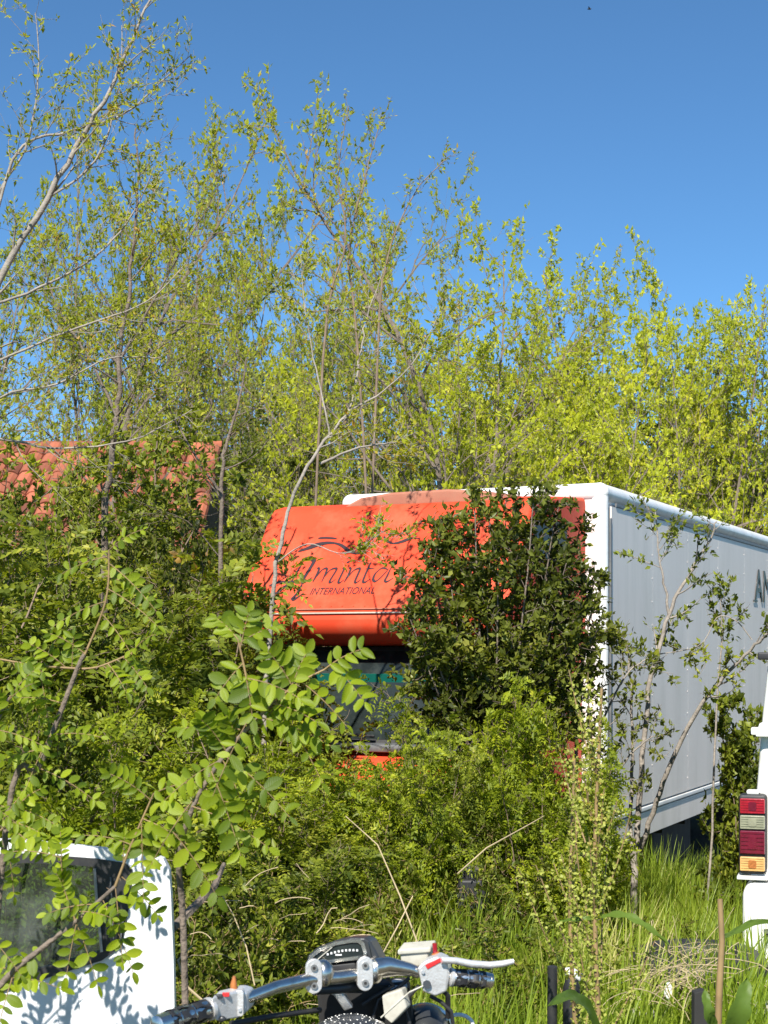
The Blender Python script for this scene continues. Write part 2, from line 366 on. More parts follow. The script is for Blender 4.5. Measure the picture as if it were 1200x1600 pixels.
nt_.links.new(oi_.outputs['Random'], r_.inputs[0]); nt_.links.new(src, mx_.inputs[6]); nt_.links.new(r_.outputs[0], mx_.inputs[7]); nt_.links.new(mx_.outputs[2], b_.inputs['Base Color'])
M['pane'] = mat('smoked_pane', (0.012, 0.018, 0.02), 0.35, var=0.4, spec=0.12)
M['plaster'] = mat('pinkish_plaster', (0.50, 0.30, 0.22), 0.9, var=0.1, scale=4, dirt=((0.3, 0.22, 0.17), 0.5, 3))
M['wood'] = mat('dark_wood', (0.07, 0.045, 0.03), 0.7, var=0.3)
M['straw'] = mat('dry_straw', (0.42, 0.33, 0.19), 0.8, var=0.25, scale=6)
M['stone'] = mat('pale_stone', (0.48, 0.44, 0.38), 0.8, var=0.15, scale=12, bump=0.5, bscale=30)
M['whiteplastic'] = mat('white_plastic', (0.75, 0.75, 0.73), 0.4, var=0.06)
M['glass'] = glassmat('door_window_glass')
M['l_tree'] = leafmat('olive_young_leaves', (0.17, 0.20, 0.018), (0.37, 0.40, 0.03), (0.42, 0.25, 0.06), 0.45)
M['l_bright'] = leafmat('yellow_green_leaves', (0.21, 0.25, 0.016), (0.44, 0.465, 0.022), (0.52, 0.48, 0.05), 0.46)
M['l_mid'] = leafmat('fresh_green_leaves', (0.055, 0.080, 0.012), (0.22, 0.255, 0.025), (0.37, 0.36, 0.05), 0.36)
M['l_dark'] = leafmat('glossy_dark_leaves', (0.04, 0.052, 0.010), (0.16, 0.185, 0.028), (0.30, 0.30, 0.06), 0.36, rough=0.38)
M['l_locust'] = leafmat('locust_leaflets', (0.09, 0.13, 0.012), (0.29, 0.34, 0.02), (0.45, 0.45, 0.04), 0.42)
M['l_near'] = leafmat('near_locust_leaflets', (0.06, 0.11, 0.008), (0.27, 0.34, 0.013), (0.50, 0.52, 0.04), 0.46, objrand=True)
M['l_seed'] = leafmat('dock_seed_husks', (0.30, 0.34, 0.06), (0.46, 0.47, 0.12), (0.48, 0.27, 0.10), 0.4)
M['l_grass'] = leafmat('grass_blades', (0.13, 0.20, 0.02), (0.30, 0.38, 0.04), (0.52, 0.47, 0.18), 0.45)
M['l_broad'] = leafmat('broad_dock_leaf', (0.08, 0.14, 0.02), (0.15, 0.22, 0.04), None, 0.35)

# ------------------------------------------------------------ ground
xs = np.concatenate([[-400, -120, -50, -25], np.arange(-14, 14.01, .35), [25, 50, 120, 400]])
ys = np.concatenate([[-60, -20, -5], np.arange(0, 26.01, .35), [32, 50, 90, 200, 600]])
GV = np.array([[x, y, gz(x, y)] for y in ys for x in xs]); nx = len(xs)
GF = np.array([[j * nx + i, j * nx + i + 1, (j + 1) * nx + i + 1, (j + 1) * nx + i] for j in range(len(ys) - 1) for i in range(nx - 1)])
tag(link('ground', npmesh('ground', GV, GF), M['soil'], smooth=True), 'rough weedy soil under the grass and bushes', kind='structure')

# ------------------------------------------------------------ truck
TYAW = R(-25.5); TO = Vector((1.725, 12.0, -0.45))
truck = thing('box_truck', 'orange cabbed box truck with grey white body and Aminta lettering, overgrown by bushes', 'truck', TO, TYAW)
TM = Matrix.Translation(TO) @ Matrix.Rotation(TYAW, 4, 'Z'); TMI = TM.inverted()
BW, BL, BB, BT = 2.30, 8.0, 0.61, 3.50
def TL(s, w, z): return Vector((-w, -s, z))
MB().box((-BW / 2, BL / 2, (BB + .12 + BT - .06) / 2), (BW - .05, BL - .05, BT - .18 - BB)).build('body_core', M['boxgrey'], truck)
MB().box((-BW / 2, .012, (BB + BT) / 2), (BW - .14, .03, BT - BB - .14)).build('front_panel', M['white'], truck, bevel=.004)
mb = MB(); mb.box((-BW / 2, BL / 2, BT - .03), (BW - .1, BL - .1, .06)); mb.build('roof_panel', M['white'], truck, bevel=.02)
RR = .075
for x in (-RR + .012, -BW + RR - .012):
    MB().tube([(x, .03, BT - RR), (x, BL, BT - RR)], RR, 20).build('roof_rail', M['white'], truck, smooth=True)
    sx = 1 if x > -1 else -1
    MB().box((x + sx * (RR + .006) - sx * .006, BL / 2 + .1, BT - RR * 2 - .012), (.016, BL - .3, .03)).build('rail_gutter', M['greyplastic'], truck, bevel=.004)
MB().tube([(-.06, .045, BT - RR), (-BW + .06, .045, BT - RR)], RR, 20).build('front_rail', M['white'], truck, smooth=True)
for x in (-.06, -BW + .06):
    MB().tube([(x, .05, BB + .02), (x, .05, BT - RR)], RR - .003, 20).build('corner_post', M['white'], truck, smooth=True)
    MB().ell((x, .05, BT - RR), (RR + .003, RR + .003, RR + .003), 20, 12).build('corner_cap', M['white'], truck, smooth=True)
# side panels with fine seams
for sx, x in ((1, -.005), (-1, -BW + .005)):
    y = .14
    while y < BL - .1:
        MB().box((x + sx * .009, y + .6, (BB + .27 + BT - .18) / 2), (.014, 1.198, BT - BB - .45)).build('side_panel', M['boxgrey'], truck)
        y += 1.2
    MB().box((x + sx * .012, BL / 2 + .05, BB + .235), (.03, BL - .2, .035)).build('lower_trim', M['white'], truck, bevel=.006)
    MB().box((x + sx * .004, BL / 2 + .05, BB + .105), (.02, BL - .2, .20)).build('lower_skirt', M['boxgrey'], truck, bevel=.004)
    MB().box((x + sx * .016, .115, (BB + BT) / 2 - .1), (.02, .028, BT - BB - .35)).build('post_seal', M['greyplastic'], truck, bevel=.004)
mb = MB(); mb.box((-BW / 2 - .4, BL / 2, .48), (.12, BL, .2)); mb.box((-BW / 2 + .4, BL / 2, .48), (.12, BL, .2))
for y in np.arange(.3, BL, .8): mb.box((-BW / 2, y, .58), (BW - .1, .08, .06))
mb.build('chassis', M['dark'], truck)
MB().box((-.5, 2.6, .38), (.7, 1.4, .4)).build('fuel_tank', M['dark'], truck, bevel=.04)
def wheel(x, y, r, parent, wd=.22):
    w = MB().tube([(x - wd / 2, y, r), (x - wd / 2 + .03, y, r), (x + wd / 2 - .03, y, r), (x + wd / 2, y, r)], [r * .93, r, r, r * .93], 28).build('wheel', M['black'], parent, smooth=True)
    MB().tube([(x - wd / 2 - .006, y, r), (x + wd / 2 + .006, y, r)], r * .58, 20).build('rim', M['steel'], w, smooth=True)
for x in (-.22, -BW + .22):
    for y in (-1.15, 5.2): wheel(x, y, .37, truck)
# overhanging nose
WL, WR = 2.31, 0.15
prof = [(0, 2.22), (1.42, 2.215), (1.62, 2.235), (1.725, 2.29), (1.775, 2.37), (1.77, 2.44), (1.24, 3.22), (1.17, 3.275), (1.05, 3.305), (0, 3.385)]
MB().prism([TL(s, WL, z) for s, z in prof], (WL - WR, 0, 0)).build('overhanging_nose', M['orange'], truck, bevel=.045, seg=3)
# thin double moulding across the nose
nfd = (TL(1.24, 0, 3.22) - TL(1.77, 0, 2.44)); nfd.normalize(); nn = Vector((0, -nfd.z, nfd.y)).normalized()
if nn.y > 0: nn = -nn
for k, h in enumerate((.0, .035)):
    p = TL(1.77, 0, 2.45) + nfd * h + nn * .004
    MB().tube([(-WL + .05, p.y, p.z), (-WR - .05, p.y, p.z)], .0055, 8).build('moulding', M['orangefade'] if k else M['cream'], truck, smooth=True)
# raised roof hatch (faded)
hp = [(-.52, 0.0), (-.38, .075), (-.15, .105), (.25, .11), (.5, .085), (.66, 0.0)]
MB().prism([Vector((-1.12 + x * 1.15, -1.17, 3.262 + z)) for x, z in hp], (0, .8, .03)).build('roof_fairing', M['orangefade'], truck, bevel=.02, seg=3)
# nose side window
def rrect(c, a, b, ha, hb, r, n=5):
    out = []
    for q, (sa, sb) in enumerate(((1, 1), (-1, 1), (-1, -1), (1, -1))):
        for k in range(n + 1):
            t = math.pi / 2 * (q + k / n)
            out.append(Vector(c) + Vector(a) * (sa * (ha - r) + r * math.cos(t)) + Vector(b) * (sb * (hb - r) + r * math.sin(t)))
    return out
for x, sx in ((-WR, 1), (-WL, -1)):
    fr = MB().prism(rrect((x - sx * .002, -.86, 2.98), (0, 1, 0), (0, 0, 1), .36, .16, .09), (sx * .016, 0, 0)).build('side_window', M['black'], truck, bevel=.003)
    MB().prism(rrect((x + sx * .012, -.86, 2.98), (0, 1, 0), (0, 0, 1), .33, .13, .07), (sx * .006, 0, 0)).build('pane', M['pane'], fr)
# cab below
CW, CR = 2.18, 0.18
cprof = [(0, .38), (0, 2.21), (1.44, 2.21), (1.74, 1.50), (1.80, 1.46), (2.04, 1.33), (2.14, 1.20), (2.20, .95), (2.20, .72), (2.16, .66), (2.16, .42), (1.6, .40), (1.6, .72), (.75, .72), (.75, .38)]
MB().prism([TL(s, CW, z) for s, z in cprof], (CW - CR, 0, 0)).build('cab', M['orange'], truck, bevel=.035, seg=3)
a0, a1 = TL(1.455, 0, 2.19), TL(1.745, 0, 1.53); wd = (a1 - a0).normalized(); wnm = Vector((0, -abs(wd.z), -wd.y)); wnm = Vector((0, wd.z, -wd.y)).normalized()
if wnm.y > 0: wnm = -wnm
wc = (a0 + a1) / 2; wc.x = -(CW + CR) / 2; wh = (a1 - a0).length / 2
fr = MB().prism(rrect(wc + wnm * .001, (1, 0, 0), wd, (CW - CR) / 2 - .03, wh + .02, .1), wnm * .014).build('windscreen', M['black'], truck, bevel=.004)
MB().prism(rrect(wc + wnm * .013, (1, 0, 0), wd, (CW - CR) / 2 - .08, wh - .02, .08), wnm * .006).build('glass', M['screen'], fr)
pc = a0 + wd * .26 + wnm * .0215; MB().box((wc.x - .02, pc.y, pc.z), (1.85, .004, .12), Matrix.Rotation(math.atan2(wd.y, -wd.z) * -1, 3, 'X')).build('sun_strip', M['teal'], fr)
MB().box((wc.x, -1.80, 1.50), (1.9, .16, .06)).build('cowl', M['greyplastic'], truck, bevel=.02)
for x in (-1.75, -.95):
    MB().tube([(x, -1.80, 1.54), (x + .25, -1.82, 1.60), (x + .62, -1.80, 1.575)], .012, 6).build('wiper', M['black'], truck)
g = MB().box((wc.x, -2.195, .98), (1.0, .05, .24)).build('grille', M['black'], truck, bevel=.02)
for k in range(5): MB().box((wc.x, -2.225, .89 + k * .045), (.96, .02, .014)).build('grille_bar', M['greyplastic'], g, bevel=.003)
for x in (-CW + .22, -CR - .22):
    h = MB().prism(rrect((x, -2.185, .98), (1, 0, 0), (0, 0, 1), .18, .11, .04), (0, -.035, 0)).build('headlight', M['clearlens'], truck, bevel=.01)
    MB().box((x + (-.06 if x < -1 else .06), -2.226, 1.0), (.05, .02, .16)).build('indicator', M['redlens'], h, bevel=.006)
MB().box((wc.x, -2.22, .52), (CW - CR + .06, .14, .22)).build('bumper', M['greyplastic'], truck, bevel=.04)
for x, sx in ((-CW, -1), (-CR, 1)):
    MB().prism([(x + sx * .001, -.45, 1.5), (x + sx * .001, -1.62, 1.5), (x + sx * .001, -1.38, 2.1), (x + sx * .001, -.45, 2.1)], (sx * .01, 0, 0)).build('door_window', M['screen'], truck, bevel=.003)
    m_ = MB().box((x + sx * .16, -1.72, 1.72), (.16, .09, .36)).build('wing_mirror', M['black'], truck, bevel=.03)
    MB().tube([(x + sx * .01, -1.62, 1.58), (x + sx * .14, -1.70, 1.62)], .014, 6).build('mirror_arm', M['black'], m_)

# seams and rivets of the box side and the nose
rv = MB()
for k in range(1, 7):
    for j in range(12):
        yy = .14 + 1.2 * k; rv.tube([(.010, yy - .025, 1.0 + j * .2), (.0135, yy - .025, 1.0 + j * .2)], .006, 6)
rv.build('rivets', M['boxgrey'], truck)['kind'] = 'stuff'
rv = MB()
for j in range(22):
    q = TL(1.77, .25 + j * .09, 2.44) + nfd * .075 + nn * .001; rv.tube([q, q + nn * .003], .005, 6)
rv.build('nose_rivets', M['orange'], truck)['kind'] = 'stuff'

# lettering painted on the nose: broad-nib strokes laid on its sloping face
P0 = TM @ (TL(1.77, 0, 2.44)); Nw = (TM.to_3x3() @ nn).normalized(); camp = Vector((0, 0, CAMZ))
Uw = (TM.to_3x3() @ Vector((1, 0, 0))); Vw = (TM.to_3x3() @ nfd)
O2 = at(410, 935, 11.3)
def on_nose(px, py):
    d = at(px, py, 1.0) - camp; t = (P0 - camp).dot(Nw) / d.dot(Nw); return camp + d * t
def catmull(pts, n=8):
    out = []
    P = [pts[0]] + pts + [pts[-1]]
    for i in range(1, len(P) - 2):
        for k in range(n):
            t = k / n; a, b, c, d = P[i - 1], P[i], P[i + 1], P[i + 2]
            out.append(tuple(.5 * ((2 * b[j]) + (-a[j] + c[j]) * t + (2 * a[j] - 5 * b[j] + 4 * c[j] - d[j]) * t * t + (-a[j] + 3 * b[j] - 3 * c[j] + d[j]) * t ** 3) for j in range(2)))
    out.append(pts[-1]); return out
LS = MB(); nst = [0]
def stroke(pts, wmin, wmax, nib=R(-38), taper=True):
    wmin *= 1.6; wmax *= 1.4
    """pts in the zoomed sketch of the lettering (5.4545 per pixel, origin 400,830)"""
    q = catmull(pts) if len(pts) > 2 else [pts[0], tuple((pts[0][j] * .5 + pts[1][j] * .5) for j in (0, 1)), pts[1]]
    L = []; Rr = []
    for i, p in enumerate(q):
        a = q[max(0, i - 1)]; b = q[min(len(q) - 1, i + 1)]; dx, dy = b[0] - a[0], b[1] - a[1]; l = math.hypot(dx, dy) or 1; dx /= l; dy /= l
        f = abs(dx * math.sin(nib) - dy * math.cos(nib)); w = wmin + (wmax - wmin) * f
        if taper: t = i / (len(q) - 1); w *= min(1, .35 + 3 * min(t, 1 - t))
        L.append((p[0] - dy * w / 2, p[1] + dx * w / 2)); Rr.append((p[0] + dy * w / 2, p[1] - dx * w / 2))
    nst[0] += 1
    w3 = lambda p: TMI @ (on_nose(400 + p[0] / 5.4545, 830 + p[1] / 5.4545) + Nw * (.003 + .0002 * (nst[0] % 7)))
    vs = [w3(p) for p in L] + [w3(p) for p in Rr]; n = len(q)
    LS.add(vs, [(i, i + 1, n + i + 1, n + i) for i in range(n - 1)])
# large A with its swashes
stroke([(392, 250), (430, 234), (480, 238), (492, 262), (455, 330), (400, 420), (425, 428), (480, 395)], 6, 34)
stroke([(392, 285), (350, 350), (305, 425), (250, 480), (170, 540)], 5, 16)
stroke([(80, 500), (60, 545), (45, 572), (85, 578), (130, 562), (230, 480), (280, 450)], 6, 30)
stroke([(110, 470), (190, 438), (280, 436), (365, 432)], 13, 13)
stroke([(395, 452), (360, 520), (318, 572), (345, 572), (410, 525)], 6, 32)
# m i n t a
stroke([(520, 318), (538, 322), (520, 370), (484, 436)], 4, 17)
stroke([(508, 400), (560, 335), (600, 318), (600, 345), (560, 434)], 4, 17)
stroke([(576, 400), (630, 335), (678, 318), (684, 335), (630, 425), (642, 436), (680, 410)], 4, 17)
stroke([(735, 318), (752, 322), (705, 425), (715, 440), (750, 415)], 4, 17)
stroke([(775, 272), (800, 258)], 10, 14)
stroke([(790, 318), (808, 322), (785, 380), (752, 436)], 4, 17)
stroke([(775, 405), (830, 340), (878, 318), (884, 335), (846, 425), (858, 438), (896, 412)], 4, 17)
stroke([(985, 262), (960, 310), (915, 420), (930, 436), (975, 408)], 4, 17)
stroke([(935, 322), (1010, 316)], 8, 8)
stroke([(1120, 325), (1075, 316), (1020, 360), (1000, 410), (1020, 428), (1070, 390), (1130, 322)], 4, 19)
stroke([(1150, 315), (1120, 380), (1100, 422), (1120, 430), (1170, 400)], 4, 17)
# swashes above the name
stroke([(360, 175), (440, 148), (540, 112), (640, 100), (720, 118), (790, 165), (850, 190), (930, 175)], 10, 34, R(10))
stroke([(1090, 45), (1120, 85), (1170, 105), (1240, 92), (1330, 60), (1400, 66)], 6, 26, R(5))
stroke([(530, 62), (600, 58), (690, 64)], 9, 12)
LS.build('name_lettering', M['ink'], truck)
def nose_text(body, px, py, px2, h):
    me = text_mesh(body, 1.0, 0, .22); xsz = max(v.co.x for v in me.vertices)
    p = on_nose(px, py); p2 = on_nose(px2, py); wdt = (p2 - p).length
    for v in me.vertices:
        q = TMI @ (p + Uw * (v.co.x / xsz * wdt) + Vw * (v.co.y * h / .7) + Nw * .0035); v.co = q
    return me
link('company_lettering', nose_text('INTERNATIONAL', 483, 929.5, 584, .062), M['ink'], truck)
# letters on the box side
me = text_mesh('AM', 1.0, 0.003)
xsz = max(v.co.x for v in me.vertices)
for v in me.vertices:
    x, y, z = v.co; v.co = Vector((.021 + z, 5.42 + x / xsz * .86, 2.72 + y * .52))
link('side_lettering', me, M['plastic'], truck)
MB().box((.020, 5.46, 2.722), (.006, .2, .02)).build('letter_serif', M['plastic'], truck)

# ------------------------------------------------------------ white van, rear corner
van = thing('parked_van', 'white van at the right edge with tall red and amber tail light', 'van', (2.61, 6.78, 0), R(-17))
half = [(.93, .40), (.96, .70), (.945, 1.06), (.915, 1.45), (.865, 1.93), (.80, 2.22), (.66, 2.34), (0, 2.38)]
sec = [(-x, z) for x, z in half] + [(x, z) for x, z in half[::-1][1:]]
MB().prism([Vector((x, .02, z)) for x, z in sec], (0, 3.4, 0)).build('body', M['vanwhite'], van, bevel=.03, seg=3)
MB().prism([(-.9, 3.4, .4), (.9, 3.4, .4), (.9, 3.4, 1.35), (-.9, 3.4, 1.35)], (0, 1.1, -.15)).build('bonnet', M['vanwhite'], van, bevel=.06, seg=3)
for sx in (-1, 1):
    d = MB().prism([(sx * .02, .018, .52), (sx * .885, .018, .52), (sx * .88, .018, 1.1), (sx * .85, .018, 1.5), (sx * .80, .018, 1.95), (sx * .74, .018, 2.15), (sx * .02, .018, 2.18)], (0, -.028, 0)).build('rear_door', M['vanwhite'], van, bevel=.008)
    MB().prism(rrect((sx * .43, -.008, 1.72), (1, 0, 0), (0, 0, 1), .30, .24, .06), (0, -.012, 0)).build('window', M['screen'], d, bevel=.003)
    for z in (.72, 1.37, 1.715):
        MB().box((sx * (.90 if z < 1.5 else .87), .0, z), (.13, .05, .035)).build('hinge', M['vanwhite'] if z < 1.5 else M['black'], d, bevel=.008)
    MB().prism([(sx * .80, -.01, 1.345), (sx * .945, -.01, 1.345), (sx * .925, -.01, 1.41), (sx * .82, -.01, 1.42)], (0, -.035, 0)).build('hinge_cover', M['vanwhite'], d, bevel=.01)
    x = sx * .955
    h = MB().box((x, -.005, .90), (.126, .09, .365)).build('tail_light', M['black'], van, bevel=.018)
    for nm, z, hh, mm in (('red_lens', 1.030, .070, 'redlens'), ('reversing_lens', .956, .064, 'clearlens'), ('brake_lens', .864, .108, 'darkredlens'), ('indicator_lens', .766, .066, 'amberlens')):
        l = MB().box((x, -.052, z), (.112, .02, hh)).build(nm, M[mm], h, bevel=.006)
        for k in range(6): MB().box((x, -.0635, z - hh / 2 + hh * (k + .5) / 6), (.1, .003, hh / 14)).build('lens_rib', M[mm], h)
        MB().prism(rrect((x, -.0625, z), (1, 0, 0), (0, 0, 1), .018, hh * .28, .008), (0, -.004, 0)).build('bulb_pad', M['clearlens' if mm == 'clearlens' else 'darkredlens' if 'red' in mm else 'amber'], h)
    MB().box((x, -.0, 1.090), (.06, .05, .022)).build('housing_cap', M['vanwhite'], h, bevel=.01)
    MB().box((x, -.01, .702), (.14, .11, .018)).build('light_sill', M['vanwhite'], h, bevel=.006)
bp = MB().prism([(-1.0, -.06, .18), (1.0, -.06, .18), (1.0, -.06, .64), (.97, -.06, .683), (-.97, -.06, .683), (-1.0, -.06, .64)], (0, .16, 0)).build('rear_bumper', M['vanwhite'], van, bevel=.025, seg=3)
MB().box((-.86, -.066, .62), (.05, .012, .02)).build('reflector', M['amberlens'], bp)
MB().tube([(-.9, -.09, .46), (-.78, -.10, .475), (-.4, -.10, .47), (.9, -.10, .47)], .018, 8).build('tow_rail', M['black'], van, smooth=True)
MB().tube([(-.87, -.08, .47), (-.87, -.075, .56), (-.80, -.08, .48)], .006, 6).build('wire_bracket', M['dark'], van)
for x in (-.82, .82):
    for y in (.8, 3.6): wheel(x, y, .33, van, .2)

# ------------------------------------------------------------ detached white door
DD = 3.95
door = thing('vehicle_door', 'detached white vehicle door with framed window leaning among the bushes', 'door', (-.95, DD, 0), R(0))
dl = lambda px, py: at(px, py, DD) - Vector((-.95, DD, 0))
outer = [(-330, 1330), (-120, 1314), (20, 1312), (160, 1326), (232, 1334), (255, 1342), (264, 1360), (267, 1400), (271, 1500), (273, 1600), (272, 1900), (262, 2010), (230, 2040), (-300, 2060), (-340, 2020), (-352, 1700)]
hole = [(-270, 1352), (-100, 1338), (40, 1333), (150, 1341), (196, 1348), (207, 1358), (203, 1410), (190, 1478), (160, 1500), (0, 1551), (-260, 1610)]
me = holed_panel([dl(*p) for p in outer], [dl(*p) for p in hole], (0, .035, 0))
link('door_panel', me, M['doorwhite'], door)
hole2 = [(-255, 1368), (-100, 1354), (40, 1348), (100, 1350), (146, 1354), (150, 1400), (158, 1486), (0, 1531), (-245, 1590)]
me = holed_panel([dl(p[0], p[1]) + Vector((0, -.006, 0)) for p in hole], [dl(p[0], p[1]) + Vector((0, -.006, 0)) for p in hole2], (0, .03, 0))
fr = link('window_frame', me, M['black'], door)
MB().tube([dl(149, 1356) + Vector((0, -.012, 0)), dl(152, 1400) + Vector((0, -.012, 0)), dl(160, 1486) + Vector((0, -.012, 0))], .004, 6).build('divider_strip', M['steel'], fr)
MB().prism([dl(p[0], p[1]) + Vector((0, .012, 0)) for p in [(-258, 1365), (40, 1345), (148, 1351), (160, 1488), (0, 1534), (-248, 1594)]], (0, .004, 0)).build('window_pane', M['glass'], door)
MB().tube([dl(174, 1370) + Vector((0, -.012, 0)), dl(179, 1475) + Vector((0, -.012, 0)), dl(188, 1475) + Vector((0, -.012, 0)), dl(196, 1420) + Vector((0, -.012, 0))], .0025, 5).build('corner_seal', M['greyplastic'], fr)
MB().prism([dl(*p) + Vector((0, -.02, 0)) for p in [(-200, 1700), (-80, 1690), (-80, 1720), (-200, 1730)]], (0, .03, 0)).build('door_handle', M['black'], door, bevel=.006)
MB().prism([dl(*p) + Vector((0, .036, 0)) for p in [(-330, 1700), (250, 1640), (255, 1990), (-320, 2030)]], (0, .05, 0)).build('inner_panel', M['greyplastic'], door, bevel=.02)

# ------------------------------------------------------------ house with tiled roof, far left
HD = 22.0
house = thing('tiled_house', 'house with orange terracotta tiled roof behind the bushes at left', 'house', (-5.2, HD, -.45))
ridge_z = CAMZ + (1013 - 700) / F * (HD + 3) + .45 ; eave_z = ridge_z - 1.9
x0, x1 = -4.6, 2.55                      # local: spans to photo x about 330
MB().box(((x0 + x1) / 2, 2.9, eave_z / 2), (x1 - x0 - .5, 5.4, eave_z)).build('wall', M['plaster'], house)
MB().prism([(x0, 0, eave_z), (x0, 3.0, ridge_z - .03), (x0, 6.0, eave_z), (x0, 5.9, eave_z - .12), (x0, .1, eave_z - .12)], (x1 - x0, 0, 0)).build('roof_deck', M['wood'], house)
slope = Vector((0, 3.0, 1.9)); sl = slope.length; sdir = slope.normalized(); sn = Vector((0, -sdir.z, sdir.y))
rows, cols = 10, 28; tl, tw = sl / rows, (x1 - x0) / cols
def tile_mesh():
    vs = []; fs = []
    for j in (0, 1):
        for k in range(7):
            a = math.pi * (1 - k / 6); p = Vector((math.cos(a) * tw * .52, 0, 0)) + sdir * (j * tl * 1.12) + sn * (math.sin(a) * tw * .42 + (.035 if j == 0 else .008)); vs.append(p)
    for k in range(6): fs.append((k, k + 1, k + 8, k + 7))
    for k in range(7): vs.append(vs[k] - sn * .018)
    for k in range(6): fs.append((k, k + 14, k + 15, k + 1))
    me = bpy.data.meshes.new('roof_tile'); me.from_pydata(vs, [], fs); me.materials.append(M['tile']); return me
tmesh = tile_mesh(); rt = random.Random(3)
for j in range(rows):
    for i in range(cols):
        o = bpy.data.objects.new('roof_tile', tmesh); C.objects.link(o); o.parent = house
        o.location = Vector((x0 + (i + .5) * tw + rt.uniform(-.01, .01), -.06, eave_z - .04)) + sdir * (j * tl) + sn * rt.uniform(0, .015)
        o.rotation_euler = (0, 0, rt.uniform(-.03, .03))
for k in range(18):
    xa = x0 + k * (x1 - x0) / 18
    o = MB().tube([(xa, 3.0, ridge_z + .0), (xa + (x1 - x0) / 18 * 1.05, 3.0, ridge_z + .02)], [.12, .10], 10).build('ridge_tile', M['tile'], house)
for k, x in enumerate((-3.2, -1.2, .8)):
    w = MB().box((x, .19, 1.6), (1.0, .06, 1.2)).build('window', M['white'], house, bevel=.01)
    MB().box((x, .155, 1.6), (.86, .02, 1.06)).build('pane', M['screen'], w)

# ------------------------------------------------------------ trees and bushes
def plant_meshes(seed, H, spread, nstem, k1, k2, k3, leaf, per=3, spacing=.07, L=.045, W=.028, lvls=(1, 2, 3), sides=(7, 4, 3, 3), lt0=.1, pairs=6, rl=.16, out=.9, T=T_SMALL, **kw):
    sk, rng = skeleton(seed, H, spread, nstem, k1, k2, k3, **kw)
    ps = [q for lv in lvls for q in sk[lv]] 
    # the thin tops of the stems carry leaves as well
    P, D = sites(rng, ps, spacing, lt0)
    tp = [(p[6:], d[6:], r[6:]) for p, d, r in sk[0]]
    P2, D2 = sites(rng, tp, spacing, .1); P = np.vstack([P, P2]); D = np.vstack([D, D2])
    if leaf == 'pinnate': a = pinnate_leaves(rng, P, D, L, W, pairs, rl)
    else: a = simple_leaves(rng, P, D, per, L, W, out)
    # bring the plant to the height asked for, then make the meshes
    k = H / np.percentile(a[0][:, 2], 99.9)
    sk = [[(p * np.array([1, 1, k]), d, r) for p, d, r in lv] for lv in sk]
    a = list(a); a[0] = a[0] * np.array([1, 1, k])
    trunk = [tubes_mesh('trunk', [(p, r)], 8) for p, d, r in sk[0]]
    br_me = tubes_mesh('branches', [(p, r) for lv in (1, 2, 3) for p, d, r in sk[lv]], 4)
    hi = a[0][a[0][:, 2] > H * .93][:, :2].mean(0)
    return trunk, br_me, leaf_mesh('foliage', *a, T=T), hi

def place_plant(meshes, name, label, cat, loc, rz=0, sc=(1, 1, 1), mats=None, group=None, woody=True):
    hi = meshes[3]; c_, s_ = math.cos(rz), math.sin(rz); hx, hy = hi[0] * sc[0], hi[1] * sc[1]
    loc = (loc[0] - (hx * c_ - hy * s_), loc[1] - (hx * s_ + hy * c_), loc[2])   # the tip stands over the chosen spot
    t = thing(name, label, cat, loc, rz, group); t.scale = sc
    bm_, lm = mats
    names = ('trunk', 'branches', 'foliage') if woody else ('stem', 'side_stems', 'foliage')
    parts = [(names[0], me, bm_) for me in meshes[0]] + [(names[1], meshes[1], bm_), (names[2], meshes[2], lm)]
    for nm, me, m in parts:
        if me.users and (me.materials and me.materials[0] != m): me = me.copy(); me.materials.clear()
        o = link(nm, me, m, t)
        if nm in ('foliage', names[1]): o['kind'] = 'stuff'
    return t
def base(px, D): x = (px - CX) / F * D; return (x, D, gz(x, D))
def h_at(py, D, px=600): x = (px - CX) / F * D; return CAMZ - (py - HY) / F * D - gz(x, D)

# --- background trees (young spring leaves, ascending branches)
TV = []
for sd_, nst_, sp_, t0_ in ((11, 5, .42, .15), (12, 6, .55, .15), (13, 3, .30, .15), (14, 7, .45, .12), (15, 4, .42, .15), (16, 5, .42, .3), (17, 6, .5, .3)):
    TV.append(plant_meshes(sd_, 8.0, sp_, nst_, 22, 8, 3, 'simple', per=5, spacing=.18, L=.072, W=.040, lvls=(1, 2, 3), up=.35, wander=.12, t0=t0_, l1=.31, ang=.85, out=.9, r0=.06))
for sd_, nst_, sp_, t0_ in ((18, 5, .46, .2), (19, 6, .52, .25), (20, 1, .10, .2)):
    TV.append(plant_meshes(sd_, 8.0, sp_, nst_, 22, 8, 3, 'simple', per=5, spacing=.36, L=.066, W=.036, lvls=(1, 2, 3), up=.35, wander=.12, t0=t0_, l1=.31, ang=.85, out=.9, r0=.06))
